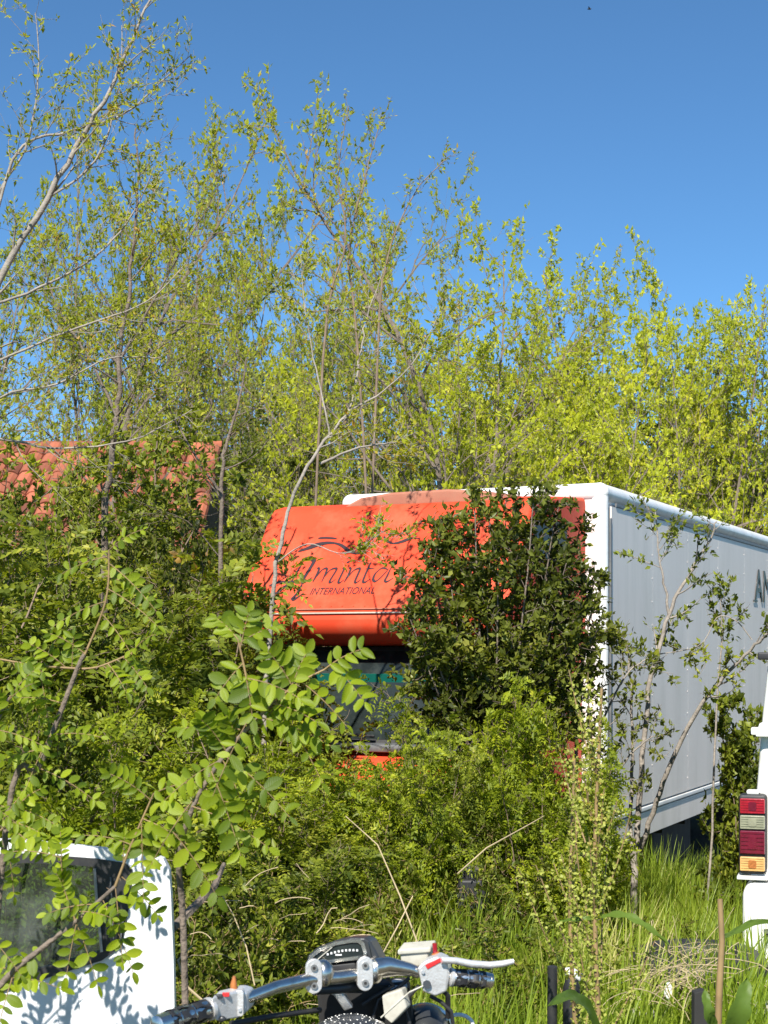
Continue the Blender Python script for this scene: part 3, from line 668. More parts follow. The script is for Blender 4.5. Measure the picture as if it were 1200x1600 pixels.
TREES = [  # px, top py, distance, variant, width factor, leaf, label
    (40, 320, 29.0, 7, .9, 'l_tree', 'sparse twiggy tree nearest the left edge, behind the long pale branches'),
    (150, 100, 29.0, 8, .6, 'l_tree', 'high thin tree above the left half of the tiled roof'),
    (235, 245, 30.0, 7, .7, 'l_tree', 'thin grey stemmed tree above the right half of the tiled roof'),
    (335, 185, 27.5, 8, .6, 'l_tree', 'olive leaved tree left of the tall narrow leafy tip'),
    (445, 112, 17.0, 9, .8, 'l_tree', 'tall narrow tree with the highest leafy tip left of the bare shoots'),
    (378, 160, 20.0, 9, .7, 'l_tree', 'slim tree just left of the tall narrow leafy tip, a little lower'),
    (515, 390, 19.0, 7, .6, 'l_tree', 'leafy tree below the tallest bare shoot'),
    (610, 350, 20.0, 8, .6, 'l_tree', 'leafy tree just right of the tallest bare shoot'),
    (690, 385, 19.0, 8, .7, 'l_tree', 'tree below the thin shoot that leans right above the orange cab'),
    (768, 325, 18.0, 4, .8, 'l_bright', 'yellow green tree above the bushy side of the truck cab'),
    (872, 375, 19.0, 1, .8, 'l_bright', 'broad yellow green tree above the front corner of the white box'),
    (940, 430, 20.5, 0, .8, 'l_bright', 'tree between the broad yellow green one and the highest tip above the box'),
    (1008, 375, 20.0, 3, .7, 'l_bright', 'tree with the highest tip above the truck box'),
    (1098, 500, 21.0, 2, .8, 'l_mid', 'green tree with a tilted tip above the middle of the truck box'),
    (1150, 540, 20.0, 4, .9, 'l_mid', 'lower green tree right of the one with the tilted tip'),
    (1200, 600, 20.0, 1, 1.0, 'l_mid', 'lowest dense tree at the right edge behind the truck box'),
    (830, 440, 22.0, 3, .9, 'l_bright', 'second row tree filling the gap left of the white box corner'),
    (1050, 600, 23.0, 3, 1.0, 'l_bright', 'second row tree behind the near part of the truck box roof'),
    (640, 470, 23.0, 3, 1.0, 'l_tree', 'second row tree right behind the leaning sapling'),
    (500, 520, 24.0, 1, 1.0, 'l_mid', 'second row tree behind the top left corner of the cab'),
    (730, 500, 21.0, 5, 1.0, 'l_bright', 'second row tree above the raised fairing on the cab roof'),
    (560, 520, 22.0, 3, .9, 'l_mid', 'low second row tree seen between the two grey trunks above the cab'),
    (900, 560, 24.0, 3, 1.0, 'l_bright', 'low second row tree right above the white box corner'),
    (95, 450, 33.0, 9, 1.0, 'l_tree', 'farther tree beyond the left half of the house ridge'),
    (280, 430, 33.0, 9, 1.0, 'l_tree', 'farther tree beyond the right half of the house ridge'),
]
for i, (px, py, D, v, wf, lm, lab) in enumerate(TREES):
    H = h_at(py, D, px) / 8.0
    place_plant(TV[v], 'tree', lab, 'tree', base(px, D), R(180 * (i % 2) + (i * 37) % 40 - 20), (H * wf, H * wf * .38, H), (M['bark'], M[lm]), 'trees behind the truck and the house')

# --- big sparse tree whose pale branches enter from the left edge
# --- hedge of dense bushes behind and around
BV = []
for sd_ in (41, 42, 43):
    BV.append(plant_meshes(sd_, 3.0, .55, 6, 14, 7, 2, 'simple', per=5, spacing=.06, L=.055, W=.03, lvls=(1, 2, 3), up=.3, wander=.12, t0=.08, l1=.35, ang=.85))
BUSHES = [
    (60, 655, 14.5, 2, 1.0, 'l_mid', 'loose bush half hiding the roof tiles near the left edge'),
    (165, 650, 14.8, 0, 1.0, 'l_tree', 'loose bush half hiding the roof tiles around the thick trunk'),
    (265, 650, 14.6, 1, 1.0, 'l_mid', 'loose bush in front of the right end of the roof ridge'),
    (20, 770, 13.0, 0, 1.0, 'l_dark', 'dark green bush in front of the roof at the left edge'),
    (105, 735, 12.5, 1, .8, 'l_mid', 'bush in front of the tiled roof, left of the thick trunk'),
    (225, 790, 13.5, 2, .8, 'l_dark', 'dark bush around the thick trunk below the roof ridge'),
    (310, 830, 12.0, 0, .75, 'l_dark', 'dark bush beside the grey pole like sapling'),
    (395, 855, 13.0, 1, .6, 'l_mid', 'bush just left of the orange cab, below the patch of sky'),
    (470, 720, 19.5, 2, 1.1, 'l_dark', 'dark ivy green bush behind the top left corner of the cab'),
    (600, 700, 20.5, 0, 1.1, 'l_mid', 'green bush rising behind the middle of the cab roof'),
    (730, 710, 21.0, 1, 1.1, 'l_bright', 'yellow green bush behind the right half of the cab roof'),
    (880, 660, 22.0, 2, 1.2, 'l_bright', 'yellow green bush behind the front corner of the truck box'),
    (1010, 650, 22.5, 0, 1.2, 'l_dark', 'darker bush behind the near part of the truck box roof'),
    (1120, 665, 23.0, 1, 1.2, 'l_mid', 'bush behind the far part of the truck box roof'),
    (1230, 680, 22.0, 2, 1.2, 'l_mid', 'bush behind the truck box at the right edge'),
]
for i, (px, py, D, v, wf, lm, lab) in enumerate(BUSHES):
    H = h_at(py, D, px) / 3.0
    place_plant(BV[v], 'bush', lab, 'bush', base(px, D), R(180 * (i % 2) + (i * 31) % 50 - 25), (H * wf, H * wf * .7, H), (M['twig'], M[lm]), 'bushes behind the truck and the roof')

# --- locust thicket (compound leaves) on the left and before the cab
LV = []
for sd_ in (51, 52, 53):
    LV.append(plant_meshes(sd_, 2.2, .42, 7, 14, 6, 0, 'pinnate', spacing=.062, L=.054, W=.027, pairs=6, rl=.19, lvls=(1, 2), up=.3, wander=.1, t0=.08, l1=.38, ang=.8))
THICKET = [
    (-20, 780, 9.5, 0, 1.0, 'l_mid', 'tall locust bush at the left edge below the tiled roof'),
    (90, 830, 9.0, 1, .95, 'l_mid', 'tall locust bush second from the left edge below the roof'),
    (190, 850, 9.8, 2, .9, 'l_mid', 'locust bush between the left ones and the pole like sapling'),
    (290, 890, 10.3, 0, .8, 'l_mid', 'locust bush round the foot of the pole like sapling'),
    (362, 1045, 9.6, 1, .62, 'l_mid', 'locust bush under the lower left corner of the orange nose'),
    (40, 1020, 7.2, 2, .75, 'l_mid', 'locust bush behind the window of the detached door'),
    (170, 1080, 7.0, 0, .7, 'l_locust', 'locust bush behind the top right corner of the detached door'),
    (300, 1090, 7.6, 1, .7, 'l_locust', 'locust bush right of the detached door and left of the windscreen'),
    (405, 1180, 7.6, 2, .62, 'l_locust', 'low locust bush in front of the left headlight of the truck'),
    (520, 1190, 8.2, 0, .70, 'l_locust', 'low locust bush in front of the grille of the truck'),
    (620, 1195, 8.6, 1, .66, 'l_locust', 'low locust bush in front of the right headlight of the truck'),
    (720, 1060, 8.7, 2, .62, 'l_locust', 'bright locust bush at the right end of the windscreen'),
    (830, 1090, 8.9, 0, .62, 'l_locust', 'bright locust bush below the dark tree, left of the seeding dock'),
    (660, 1140, 7.8, 0, .45, 'l_mid', 'small locust bush under the right end of the windscreen'),
    (480, 1270, 7.4, 1, .75, 'l_mid', 'small low bush behind the motorcycle gauge'),
    (450, 1110, 8.9, 1, .6, 'l_locust', 'bright locust bush covering the left part of the windscreen'),
    (575, 1150, 8.4, 2, .75, 'l_locust', 'bright locust bush below the wiper in the middle of the windscreen'),
    (598, 1165, 7.7, 0, .5, 'l_locust', 'small bright locust bush between the gauge and the windscreen'),
    (770, 1120, 8.3, 1, .6, 'l_locust', 'bright locust bush standing in front of the dark leaved tree'),
    (860, 1180, 8.0, 2, .55, 'l_locust', 'low bright locust bush just left of the tall dock plant'),
    (330, 1290, 6.0, 2, .7, 'l_mid', 'small low bush between the door and the motorcycle gauge'),
]
for i, (px, py, D, v, wf, lm, lab) in enumerate(THICKET):
    H = h_at(py, D, px) / 2.2
    place_plant(LV[v], 'locust_bush', lab, 'bush', base(px, D), R(77 * i + 10), (wf * max(H, .8), wf * max(H, .8), H), (M['twig'], M[lm]), 'locust bushes round the truck cab')

# --- fine undergrowth (small leaved weeds and dry twigs)
UV = [plant_meshes(s_, 1.1, .6, 9, 9, 4, 0, 'simple', per=4, spacing=.045, L=.04, W=.02, lvls=(1, 2), up=.3, wander=.14, t0=.05, l1=.35, ang=.9, r0=.006) for s_ in (61, 62)]
UNDER = [(-10, 1180, 8.0), (80, 1190, 8.2), (170, 1190, 8.4), (250, 1180, 8.3), (340, 1200, 8.2), (430, 1260, 7.6), (240, 1330, 5.6), (340, 1340, 5.4), (420, 1330, 5.8),
         (510, 1320, 7.2), (600, 1300, 7.5), (690, 1290, 7.8), (770, 1290, 7.9), (850, 1300, 8.2), (100, 1330, 5.8), (10, 1340, 5.6), (300, 1400, 5.2), (985, 1425, 7.6), (1075, 1440, 8.0), (860, 1430, 6.6), (770, 1440, 6.2), (1140, 1500, 7.0)]
ulab = ['low leafy weeds at the left edge under the tall locust bushes', 'low weeds seen above the left half of the detached door', 'low weeds above the right half of the detached door',
        'low weeds right above the corner of the detached door', 'low weeds left of the headlight of the truck', 'low weeds in front of the left headlight', 'weeds right beside the edge of the detached door',
        'weeds between the door and the left handlebar', 'weeds above the left handlebar tube', 'weeds right behind the motorcycle gauge', 'weeds behind the brake reservoir', 'weeds behind the brake lever',
        'weeds in the shade below the bright locust bush', 'weeds left of the seeding dock plant in the shade', 
        'weeds seen through the middle of the door window', 'weeds seen through the left of the door window', 'weeds above the left switch housing',
        'weeds in the tall grass at the foot of the forked pale sapling', 'weeds in the tall grass below the dark gap under the truck box', 'weeds in the grass just left of the tall dock plant',
        'weeds in the grass above the tip of the brake lever', 'weeds in the grass next to the bumper of the white van']
for i, (px, py, D) in enumerate(UNDER):
    H = h_at(py, D, px) / 1.1
    place_plant(UV[i % 2], 'weed', ulab[i], 'weeds', base(px, D), R(57 * i), (max(.8, H * .8), max(.8, H * .8), H), (M['redstem'], M['l_mid' if i % 3 else 'l_dark']), 'weeds under the bushes', woody=False)

# --- hand shaped saplings: stems follow set points, twigs and leaves grow on them
def shaped_sapling(name, label, cat, stems, seed, matb, matl, k2=5, k3=3, tl=.35, L=.045, W=.022, per=3, spacing=.05, t0=.35, sides=8, r0=.02, leaf='simple', up=.3, ang=.9, group=None, rl=.16, lvl1_leaf=True, woody=True):
    """stems: lists of (px, py, D) from the foot up with start and end radius"""
    rng = np.random.default_rng(seed)
    p0 = Vector(stems[0][0][0]); t = thing(name, label, cat, p0, 0, group)
    tr = []; tw = []; lf = []
    for pts, ra, rb in stems:
        q = []
        pts = [np.array(p) for p in pts]; P = [pts[0]] + pts + [pts[-1]]
        for i in range(1, len(P) - 2):
            for k in range(5):
                u = k / 5; a, b, c, d = P[i - 1:i + 3]
                q.append(.5 * (2 * b + (-a + c) * u + (2 * a - 5 * b + 4 * c - d) * u * u + (-a + 3 * b - 3 * c + d) * u ** 3))
        q.append(pts[-1]); q = np.array(q) - np.array(p0)
        q[1:-1] += rng.normal(0, ra * .25, q[1:-1].shape)
        rad = np.linspace(ra, rb, len(q)); tr.append((q, rad)); dirs = nrm(np.diff(q, axis=0)); n = len(dirs)
        for j in range(k2):
            s = (t0 + (1 - t0) * (j + rng.uniform()) / k2) * n; i = min(n - 1, int(s)); fr = s - i
            p = q[i] * (1 - fr) + q[i + 1] * fr; sd2 = nrm(rng.normal(0, 1, 3) * np.array([1, .8, .6])); sd2 = nrm(sd2 - dirs[i] * sd2.dot(dirs[i]))
            a = ang * rng.uniform(.6, 1.2); dd = nrm(dirs[i] * math.cos(a) + sd2 * math.sin(a)); LL = tl * rng.uniform(.5, 1.1) * (1.25 - .7 * s / n)
            w, ds = walk(rng, p, dd, LL, 6, .12, up); rr = np.linspace(max(.0018, rad[i] * .5), .0012, 7); tw.append((w, rr)); lf.append((w, ds, rr))
            for m in range(k3):
                s3 = rng.uniform(.25, .95) * 6; i3 = min(5, int(s3)); sd3 = nrm(rng.normal(0, 1, 3)); dd = nrm(ds[i3] * .7 + sd3 * .7)
                w3, d3 = walk(rng, w[i3], dd, LL * .5 * rng.uniform(.5, 1.1), 4, .12, up); r3 = np.linspace(.0016, .001, 5); tw.append((w3, r3)); lf.append((w3, d3, r3))
    for k, one in enumerate(tr): link('trunk' if k == 0 else 'limb', tubes_mesh('trunk', [one], sides), matb, t, smooth=True)
    if tw: link('branches', tubes_mesh('branches', tw, 4), matb, t)['kind'] = 'stuff'
    if lf:
        Pp, Dd = sites(rng, lf, spacing, .12)
        a = pinnate_leaves(rng, Pp, Dd, L, W, 6, rl) if leaf == 'pinnate' else simple_leaves(rng, Pp, Dd, per, L, W)
        o = link('foliage', leaf_mesh('foliage', *a), matl, t); o['kind'] = 'stuff'
    return t
def pp(lst, foot=True):
    out = [tuple(at(*p)) for p in lst]
    if foot:
        x, y, z = out[0]; out[0] = (x, y, gz(x, y) - .02)
    return out
shaped_sapling('tree', 'near tree entering from the left edge with long pale arching branches', 'tree', [
    (pp([(-190, 1350, 10.5), (-170, 900, 10.5), (-110, 700, 10.5), (-20, 480, 10.5), (75, 310, 10.5), (150, 180, 10.5), (210, 60, 10.5), (250, -40, 10.5)]), .04, .005),
    (pp([(-110, 700, 10.5), (-60, 600, 10.4), (40, 545, 10.4), (140, 505, 10.4), (230, 470, 10.3), (300, 400, 10.3)], False), .012, .003),
    (pp([(-40, 520, 10.5), (20, 250, 10.6), (110, 205, 10.6), (190, 180, 10.6), (250, 130, 10.6), (300, 85, 10.6)], False), .012, .003),
    (pp([(-150, 780, 10.5), (-20, 690, 10.4), (80, 700, 10.4), (200, 690, 10.3), (300, 640, 10.3)], False), .011, .003),
    (pp([(-20, 480, 10.5), (60, 450, 10.4), (150, 400, 10.3), (210, 330, 10.3), (240, 260, 10.2)], False), .011, .003),
    (pp([(-80, 650, 10.5), (-10, 330, 10.6), (40, 230, 10.6), (60, 120, 10.7), (55, 20, 10.7)], False), .011, .003),
    (pp([(-100, 690, 10.5), (0, 620, 10.4), (90, 600, 10.4), (170, 560, 10.4), (250, 560, 10.4)], False), .010, .003),
    (pp([(75, 310, 10.5), (150, 250, 10.5), (185, 140, 10.5), (190, 40, 10.5)], False), .009, .003)],
    86, M['palebark'], M['l_tree'], k2=15, k3=5, tl=.62, L=.04, W=.017, per=3, spacing=.075, t0=.2, ang=.8)
# dark tree against the right of the cab: stems fan out over it
fan = [(650, 905), (670, 860), (700, 815), (740, 785), (790, 778), (835, 775), (875, 780), (905, 830), (930, 905), (935, 985), (640, 965), (660, 1040), (700, 930), (760, 900), (840, 900), (900, 960), (700, 1040), (800, 1000), (870, 1060), (720, 835), (780, 840), (835, 840), (765, 800), (865, 825), (812, 800), (885, 880), (700, 880)]
stems_ = []
for i, (a, b) in enumerate(fan):
    D_ = 9.15 + .5 * ((i * 7) % 5) / 5; fx = 770 + (a - 770) * .15
    stems_.append((pp([(fx, 1420, 9.4), (770 + (a - 770) * .35, 1200, 9.4), (770 + (a - 770) * .68, 1000 + (b - 800) * .45, D_), (a, b, D_)], i == 0), .014 if i < 10 else .010, .003))
shaped_sapling('small_tree', 'dark glossy leaved tree growing over the right side of the orange cab', 'tree', stems_, 71, M['bark'], M['l_dark'], k2=19, k3=7, tl=.36, L=.048, W=.027, per=4, spacing=.045, t0=.42, up=.1)
shaped_sapling('small_tree', 'dark leaved shrub partly covering the white front edge of the truck box', 'tree', [
    (pp([(895, 1450, 10.0), (900, 1200, 10.0), (915, 1000, 9.9), (945, 900, 9.8)]), .016, .004),
    (pp([(905, 1300, 10.0), (935, 1150, 9.9), (975, 1060, 9.8), (1010, 1030, 9.8)], False), .010, .004),
    (pp([(900, 1300, 10.0), (880, 1150, 9.9), (860, 1060, 9.8)], False), .010, .004),
    (pp([(905, 1350, 10.0), (940, 1250, 9.9), (985, 1180, 9.8), (1020, 1150, 9.8)], False), .010, .004)],
    72, M['palebark'], M['l_dark'], k2=10, k3=4, tl=.36, L=.046, W=.024, per=3, spacing=.05, t0=.35, up=.15)
# pale sapling before the truck side
shaped_sapling('sapling', 'pale stemmed sapling forking in front of the grey truck side', 'tree', [
    (pp([(988, 1480, 10.2), (990, 1380, 10.2), (996, 1300, 10.2), (1004, 1180, 10.2), (1020, 1050, 10.2), (1045, 960, 10.2), (1075, 900, 10.2), (1105, 850, 10.2), (1120, 815, 10.2)]), .026, .005),
    (pp([(1000, 1330, 10.2), (1020, 1270, 10.1), (1050, 1190, 10.0), (1090, 1110, 9.9), (1130, 1060, 9.8), (1172, 1015, 9.7), (1200, 990, 9.6)], False), .019, .008),
    (pp([(1045, 965, 10.2), (1040, 920, 10.2), (1030, 870, 10.2), (1024, 800, 10.2)], False), .010, .004),
    (pp([(990, 1375, 10.2), (985, 1280, 10.3), (988, 1160, 10.3), (984, 1060, 10.3), (980, 1000, 10.3)], False), .016, .005)],
    81, M['palebark'], M['l_mid'], k2=9, k3=3, tl=.42, L=.045, W=.024, per=3, spacing=.05, t0=.5, r0=.02)
shaped_sapling('sapling', 'thin sapling with pale horizontal branch right of the forked one', 'tree', [
    (pp([(1100, 1470, 10.4), (1112, 1300, 10.4), (1120, 1100, 10.4), (1128, 990, 10.4), (1126, 930, 10.4)]), .010, .003),
    (pp([(1175, 1000, 10.3), (1150, 970, 10.3), (1120, 965, 10.3), (1090, 1010, 10.3), (1000, 1025, 10.3)], False), .004, .003)],
    82, M['palebark'], M['l_mid'], k2=9, k3=3, tl=.38, L=.045, W=.024, per=4, spacing=.045, t0=.66)
# leaning sapling over the lettering
shaped_sapling('sapling', 'leaning grey sapling crossing the orange nose and its lettering', 'tree', [
    (pp([(400, 1400, 9.6), (412, 1150, 9.6), (422, 985, 9.6), (432, 880, 9.6), (450, 800, 9.6), (480, 730, 9.6), (515, 680, 9.7), (545, 640, 9.8), (562, 560, 9.9), (572, 500, 10.0), (600, 420, 10.0)]), .019, .003),
    (pp([(500, 725, 9.7), (560, 700, 9.7), (630, 690, 9.8)], False), .010, .003),
    (pp([(515, 680, 9.7), (508, 640, 9.7), (490, 560, 9.8), (476, 480, 9.8), (470, 400, 9.9)], False), .007, .002),
    (pp([(540, 645, 9.8), (600, 610, 9.8), (650, 560, 9.8), (690, 480, 9.8)], False), .007, .002),
    (pp([(434, 878, 9.6), (480, 850, 9.5), (540, 865, 9.4), (600, 830, 9.4)], False), .005, .002)],
    83, M['palebark'], M['l_tree'], k2=13, k3=5, tl=.45, L=.04, W=.018, per=3, spacing=.07, t0=.55)
for lab_, pts_ in (('tallest nearly bare shoot rising against the sky right of the leafy tip', [(470, 760, 15), (505, 560, 15), (540, 380, 15), (528, 280, 15), (545, 165, 15)]),
                   ('second bare shoot beside the tallest one, slightly bent', [(600, 760, 15.2), (560, 560, 15.2), (545, 400, 15.2), (572, 270, 15.2), (597, 185, 15.2)]),
                   ('thin shoot leaning far right against the sky above the orange cab', [(560, 760, 15.5), (590, 560, 15.5), (605, 410, 15.5), (645, 305, 15.5), (705, 242, 15.5)])):
    shaped_sapling('sapling', lab_, 'tree', [(pp(pts_), .016, .003)], len(lab_), M['twig'], M['l_tree'], k2=22, k3=3, tl=.42, L=.05, W=.024, per=2, spacing=.10, t0=.3, up=.6, ang=.55)
# pole like sapling at left and thick trunk behind
shaped_sapling('sapling', 'straight pole like grey sapling between the roof and the orange cab', 'tree', [
    (pp([(336, 1300, 10.6), (342, 1050, 10.6), (344, 900, 10.6), (346, 760, 10.6), (352, 700, 10.6), (370, 640, 10.6), (385, 560, 10.6)]), .022, .006),
    (pp([(345, 770, 10.6), (310, 720, 10.6), (270, 650, 10.6), (235, 590, 10.6)], False), .011, .004),
    (pp([(343, 870, 10.6), (300, 820, 10.5), (260, 800, 10.4)], False), .005, .002)],
    84, M['bark'], M['l_mid'], k2=8, k3=3, tl=.5, L=.04, W=.018, per=3, spacing=.07, t0=.45)
shaped_sapling('small_tree', 'thick brown trunked tree rising past the roof ridge', 'tree', [
    (pp([(160, 1150, 12.6), (165, 850, 12.6), (172, 740, 12.6), (182, 650, 12.6), (188, 540, 12.6), (205, 420, 12.6), (215, 300, 12.6), (212, 200, 12.6)]), .034, .006),
    (pp([(182, 650, 12.6), (140, 560, 12.6), (90, 480, 12.6), (60, 380, 12.6)], False), .013, .003),
    (pp([(188, 560, 12.6), (240, 470, 12.6), (290, 380, 12.6), (340, 300, 12.6)], False), .012, .003)],
    85, M['bark'], M['l_tree'], k2=14, k3=5, tl=.9, L=.045, W=.02, per=3, spacing=.09, t0=.3)
# round bush by the van and truck box
rb_ = plant_meshes(91, 1.3, .5, 7, 12, 6, 2, 'simple', per=6, spacing=.035, L=.045, W=.028, lvls=(1, 2, 3), up=.3, wander=.12, t0=.05, l1=.36, ang=.85)
place_plant(rb_, 'bush', 'round green bush between the truck side and the white van', 'bush', base(1140, 11.6), R(10), (1.0, .8, h_at(1090, 11.6, 1140) / 1.3), (M['twig'], M['l_mid']))

# --- seeding dock plant
def dock(label, foot, top, seed, n=15, matl='l_seed'):
    rng = np.random.default_rng(seed); f = at(*foot); f.z = gz(f.x, f.y); tp = at(*top) - f
    t = thing('dock_plant', label, 'plant', f); nn_ = 14
    q = np.array([[tp.x * u + .012 * math.sin(u * 7), .0 + .01 * math.sin(u * 5), tp.z * u] for u in np.linspace(0, 1, nn_)])
    st = tubes_mesh('stem', [(q, np.linspace(.011, .004, nn_))], 8); link('stem', st, M['redstem'], t, smooth=True)
    spikes = [(q[5:], np.linspace(.006, .004, nn_ - 5))]
    for k in range(n):
        u = .42 + .52 * k / n; i = int(u * (nn_ - 1)); a = rng.uniform(0, 6.28)
        L = tp.z * rng.uniform(.16, .30) * (1.35 - u * .8); w, ds = walk(rng, q[i], nrm(np.array([math.cos(a) * .55, math.sin(a) * .5, 1.0])), L, 8, .05, .8)
        spikes.append((w, np.linspace(.003, .0015, 9)))
    for sp in spikes[1:]: link('seed_stalk', tubes_mesh('seed_stalk', [sp], 5), M['redstem'], t)
    P = []; 
    for w, r in spikes:
        m = len(w) - 1; Ls = np.linalg.norm(w[1] - w[0]) * m; whorls = int(Ls / .021)
        for s in range(whorls):
            if rng.uniform() < .12: continue
            x = s / whorls * m; i = int(x); c = w[i] * (1 - x + i) + w[i + 1] * (x - i)
            for _ in range(rng.integers(9, 15)):
                P.append(c + nrm(rng.normal(0, 1, 3)) * rng.uniform(.004, .016) * np.array([1, 1, .5]))
    P = np.array(P); N_ = len(P); a = (P, nrm(rng.normal(0, 1, (N_, 3)) + [0, 0, -.4]), nrm(rng.normal(0, 1, (N_, 3))), rng.uniform(.008, .013, N_), rng.uniform(.008, .013, N_))
    o = link('seed_husks', leaf_mesh('seed_husks', *a), M[matl], t); o['kind'] = 'stuff'
    return t, f
def blade(name, parent, origin, pts, width, m, folds=.15):
    """long broad leaf along a curve, parent space"""
    pts = [Vector(p) - origin for p in pts]; q = []
    P = [pts[0]] + pts + [pts[-1]]
    for i in range(1, len(P) - 2):
        for k in range(5):
            u = k / 5; a, b, c, d = P[i - 1:i + 3]; q.append(.5 * (2 * b + (-a + c) * u + (2 * a - 5 * b + 4 * c - d) * u * u + (-a + 3 * b - 3 * c + d) * u ** 3))
    q.append(pts[-1]); n = len(q); vs = []; fs = []
    for i, p in enumerate(q):
        t = (q[min(n - 1, i + 1)] - q[max(0, i - 1)]).normalized(); s = t.cross(Vector((.25, -.8, .5))).normalized(); nn_ = s.cross(t)
        u = i / (n - 1); w = width * (math.sin(math.pi * min(1, u * .93 + .07)) ** .7) * (1 + .08 * math.sin(i * 2.1))
        for sx in (-1, -.5, 0, .5, 1): vs.append(p + s * (sx * w) + nn_ * ((abs(sx)) * w * folds * 2 + .004 * math.sin(i * 1.7 + sx * 4)))
    for i in range(n - 1):
        for k in range(4): fs.append((i * 5 + k, i * 5 + k + 1, i * 5 + k + 6, i * 5 + k + 5))
    me = bpy.data.meshes.new(name); me.from_pydata(vs, [], fs); return link(name, me, m, parent, smooth=True)
t, f = dock('tall seeding dock plant with yellow green husks in front of the truck corner', (936, 1650, 4.3), (935, 1075, 4.3), 101, 17)
blade('leaf', t, f, [at(940, 1432, 4.3), at(975, 1430, 4.25), at(1010, 1448, 4.2), at(1045, 1475, 4.1)], .012, M['l_broad'])
blade('leaf', t, f, [at(930, 1435, 4.3), at(905, 1436, 4.3), at(870, 1440, 4.35)], .007, M['l_broad'])
blade('leaf', t, f, [at(925, 1345, 4.3), at(918, 1320, 4.3), at(915, 1290, 4.25)], .010, M['l_broad'])
blade('leaf', t, f, [at(940, 1640, 4.3), at(922, 1580, 4.2), at(890, 1556, 4.1), at(856, 1572, 4.0)], .018, M['l_broad'])
t2, f2 = dock('smaller seeding dock stalk left of the tall one', (905, 1660, 4.6), (893, 1185, 4.6), 102, 7)
# cut stalk with broad leaves
f3 = at(1125, 1700, 3.9); f3.z = 0
t3 = thing('broken_plant', 'broken plant stalk with one big leaf in the lower right corner', 'plant', f3)
q = np.array([np.array(p) - np.array(f3) for p in (tuple(Vector((f3.x, f3.y, 0))), tuple(at(1122, 1600, 3.9)), tuple(at(1124, 1545, 3.9)), tuple(at(1128, 1470, 3.9)), tuple(at(1125, 1405, 3.9)))])
link('stem', tubes_mesh('stem', [(q, np.array([.010, .009, .009, .0075, .007]))], 10), M['redstem'], t3, smooth=True)
blade('leaf', t3, f3, [at(1126, 1680, 3.9), at(1140, 1620, 3.85), at(1156, 1575, 3.82), at(1168, 1528, 3.85)], .030, M['l_broad'])
blade('leaf', t3, f3, [at(1124, 1680, 3.9), at(1112, 1610, 3.85), at(1106, 1580, 3.82), at(1100, 1545, 3.85)], .018, M['l_broad'])
blade('leaf', t3, f3, [at(1126, 1650, 3.9), at(1170, 1640, 3.7), at(1215, 1640, 3.6)], .03, M['l_broad'])
# leaf blade crossing the van bumper
f4 = at(1230, 1700, 4.6); f4.z = 0
t4 = thing('dock_plant', 'dock plant at the right edge with one dark narrow leaf before the van bumper', 'plant', f4)
link('stem', tubes_mesh('stem', [(np.array([[0, 0, 0], [-.0, 0, .3], [0, 0, .62], list(at(1212, 1440, 4.6) - f4)]), np.array([.009, .008, .006, .005]))], 8), M['redstem'], t4, smooth=True)
blade('leaf', t4, f4, [at(1212, 1442, 4.6), at(1180, 1441, 4.55), at(1150, 1455, 4.5), at(1122, 1468, 4.4)], .010, M['l_broad'])

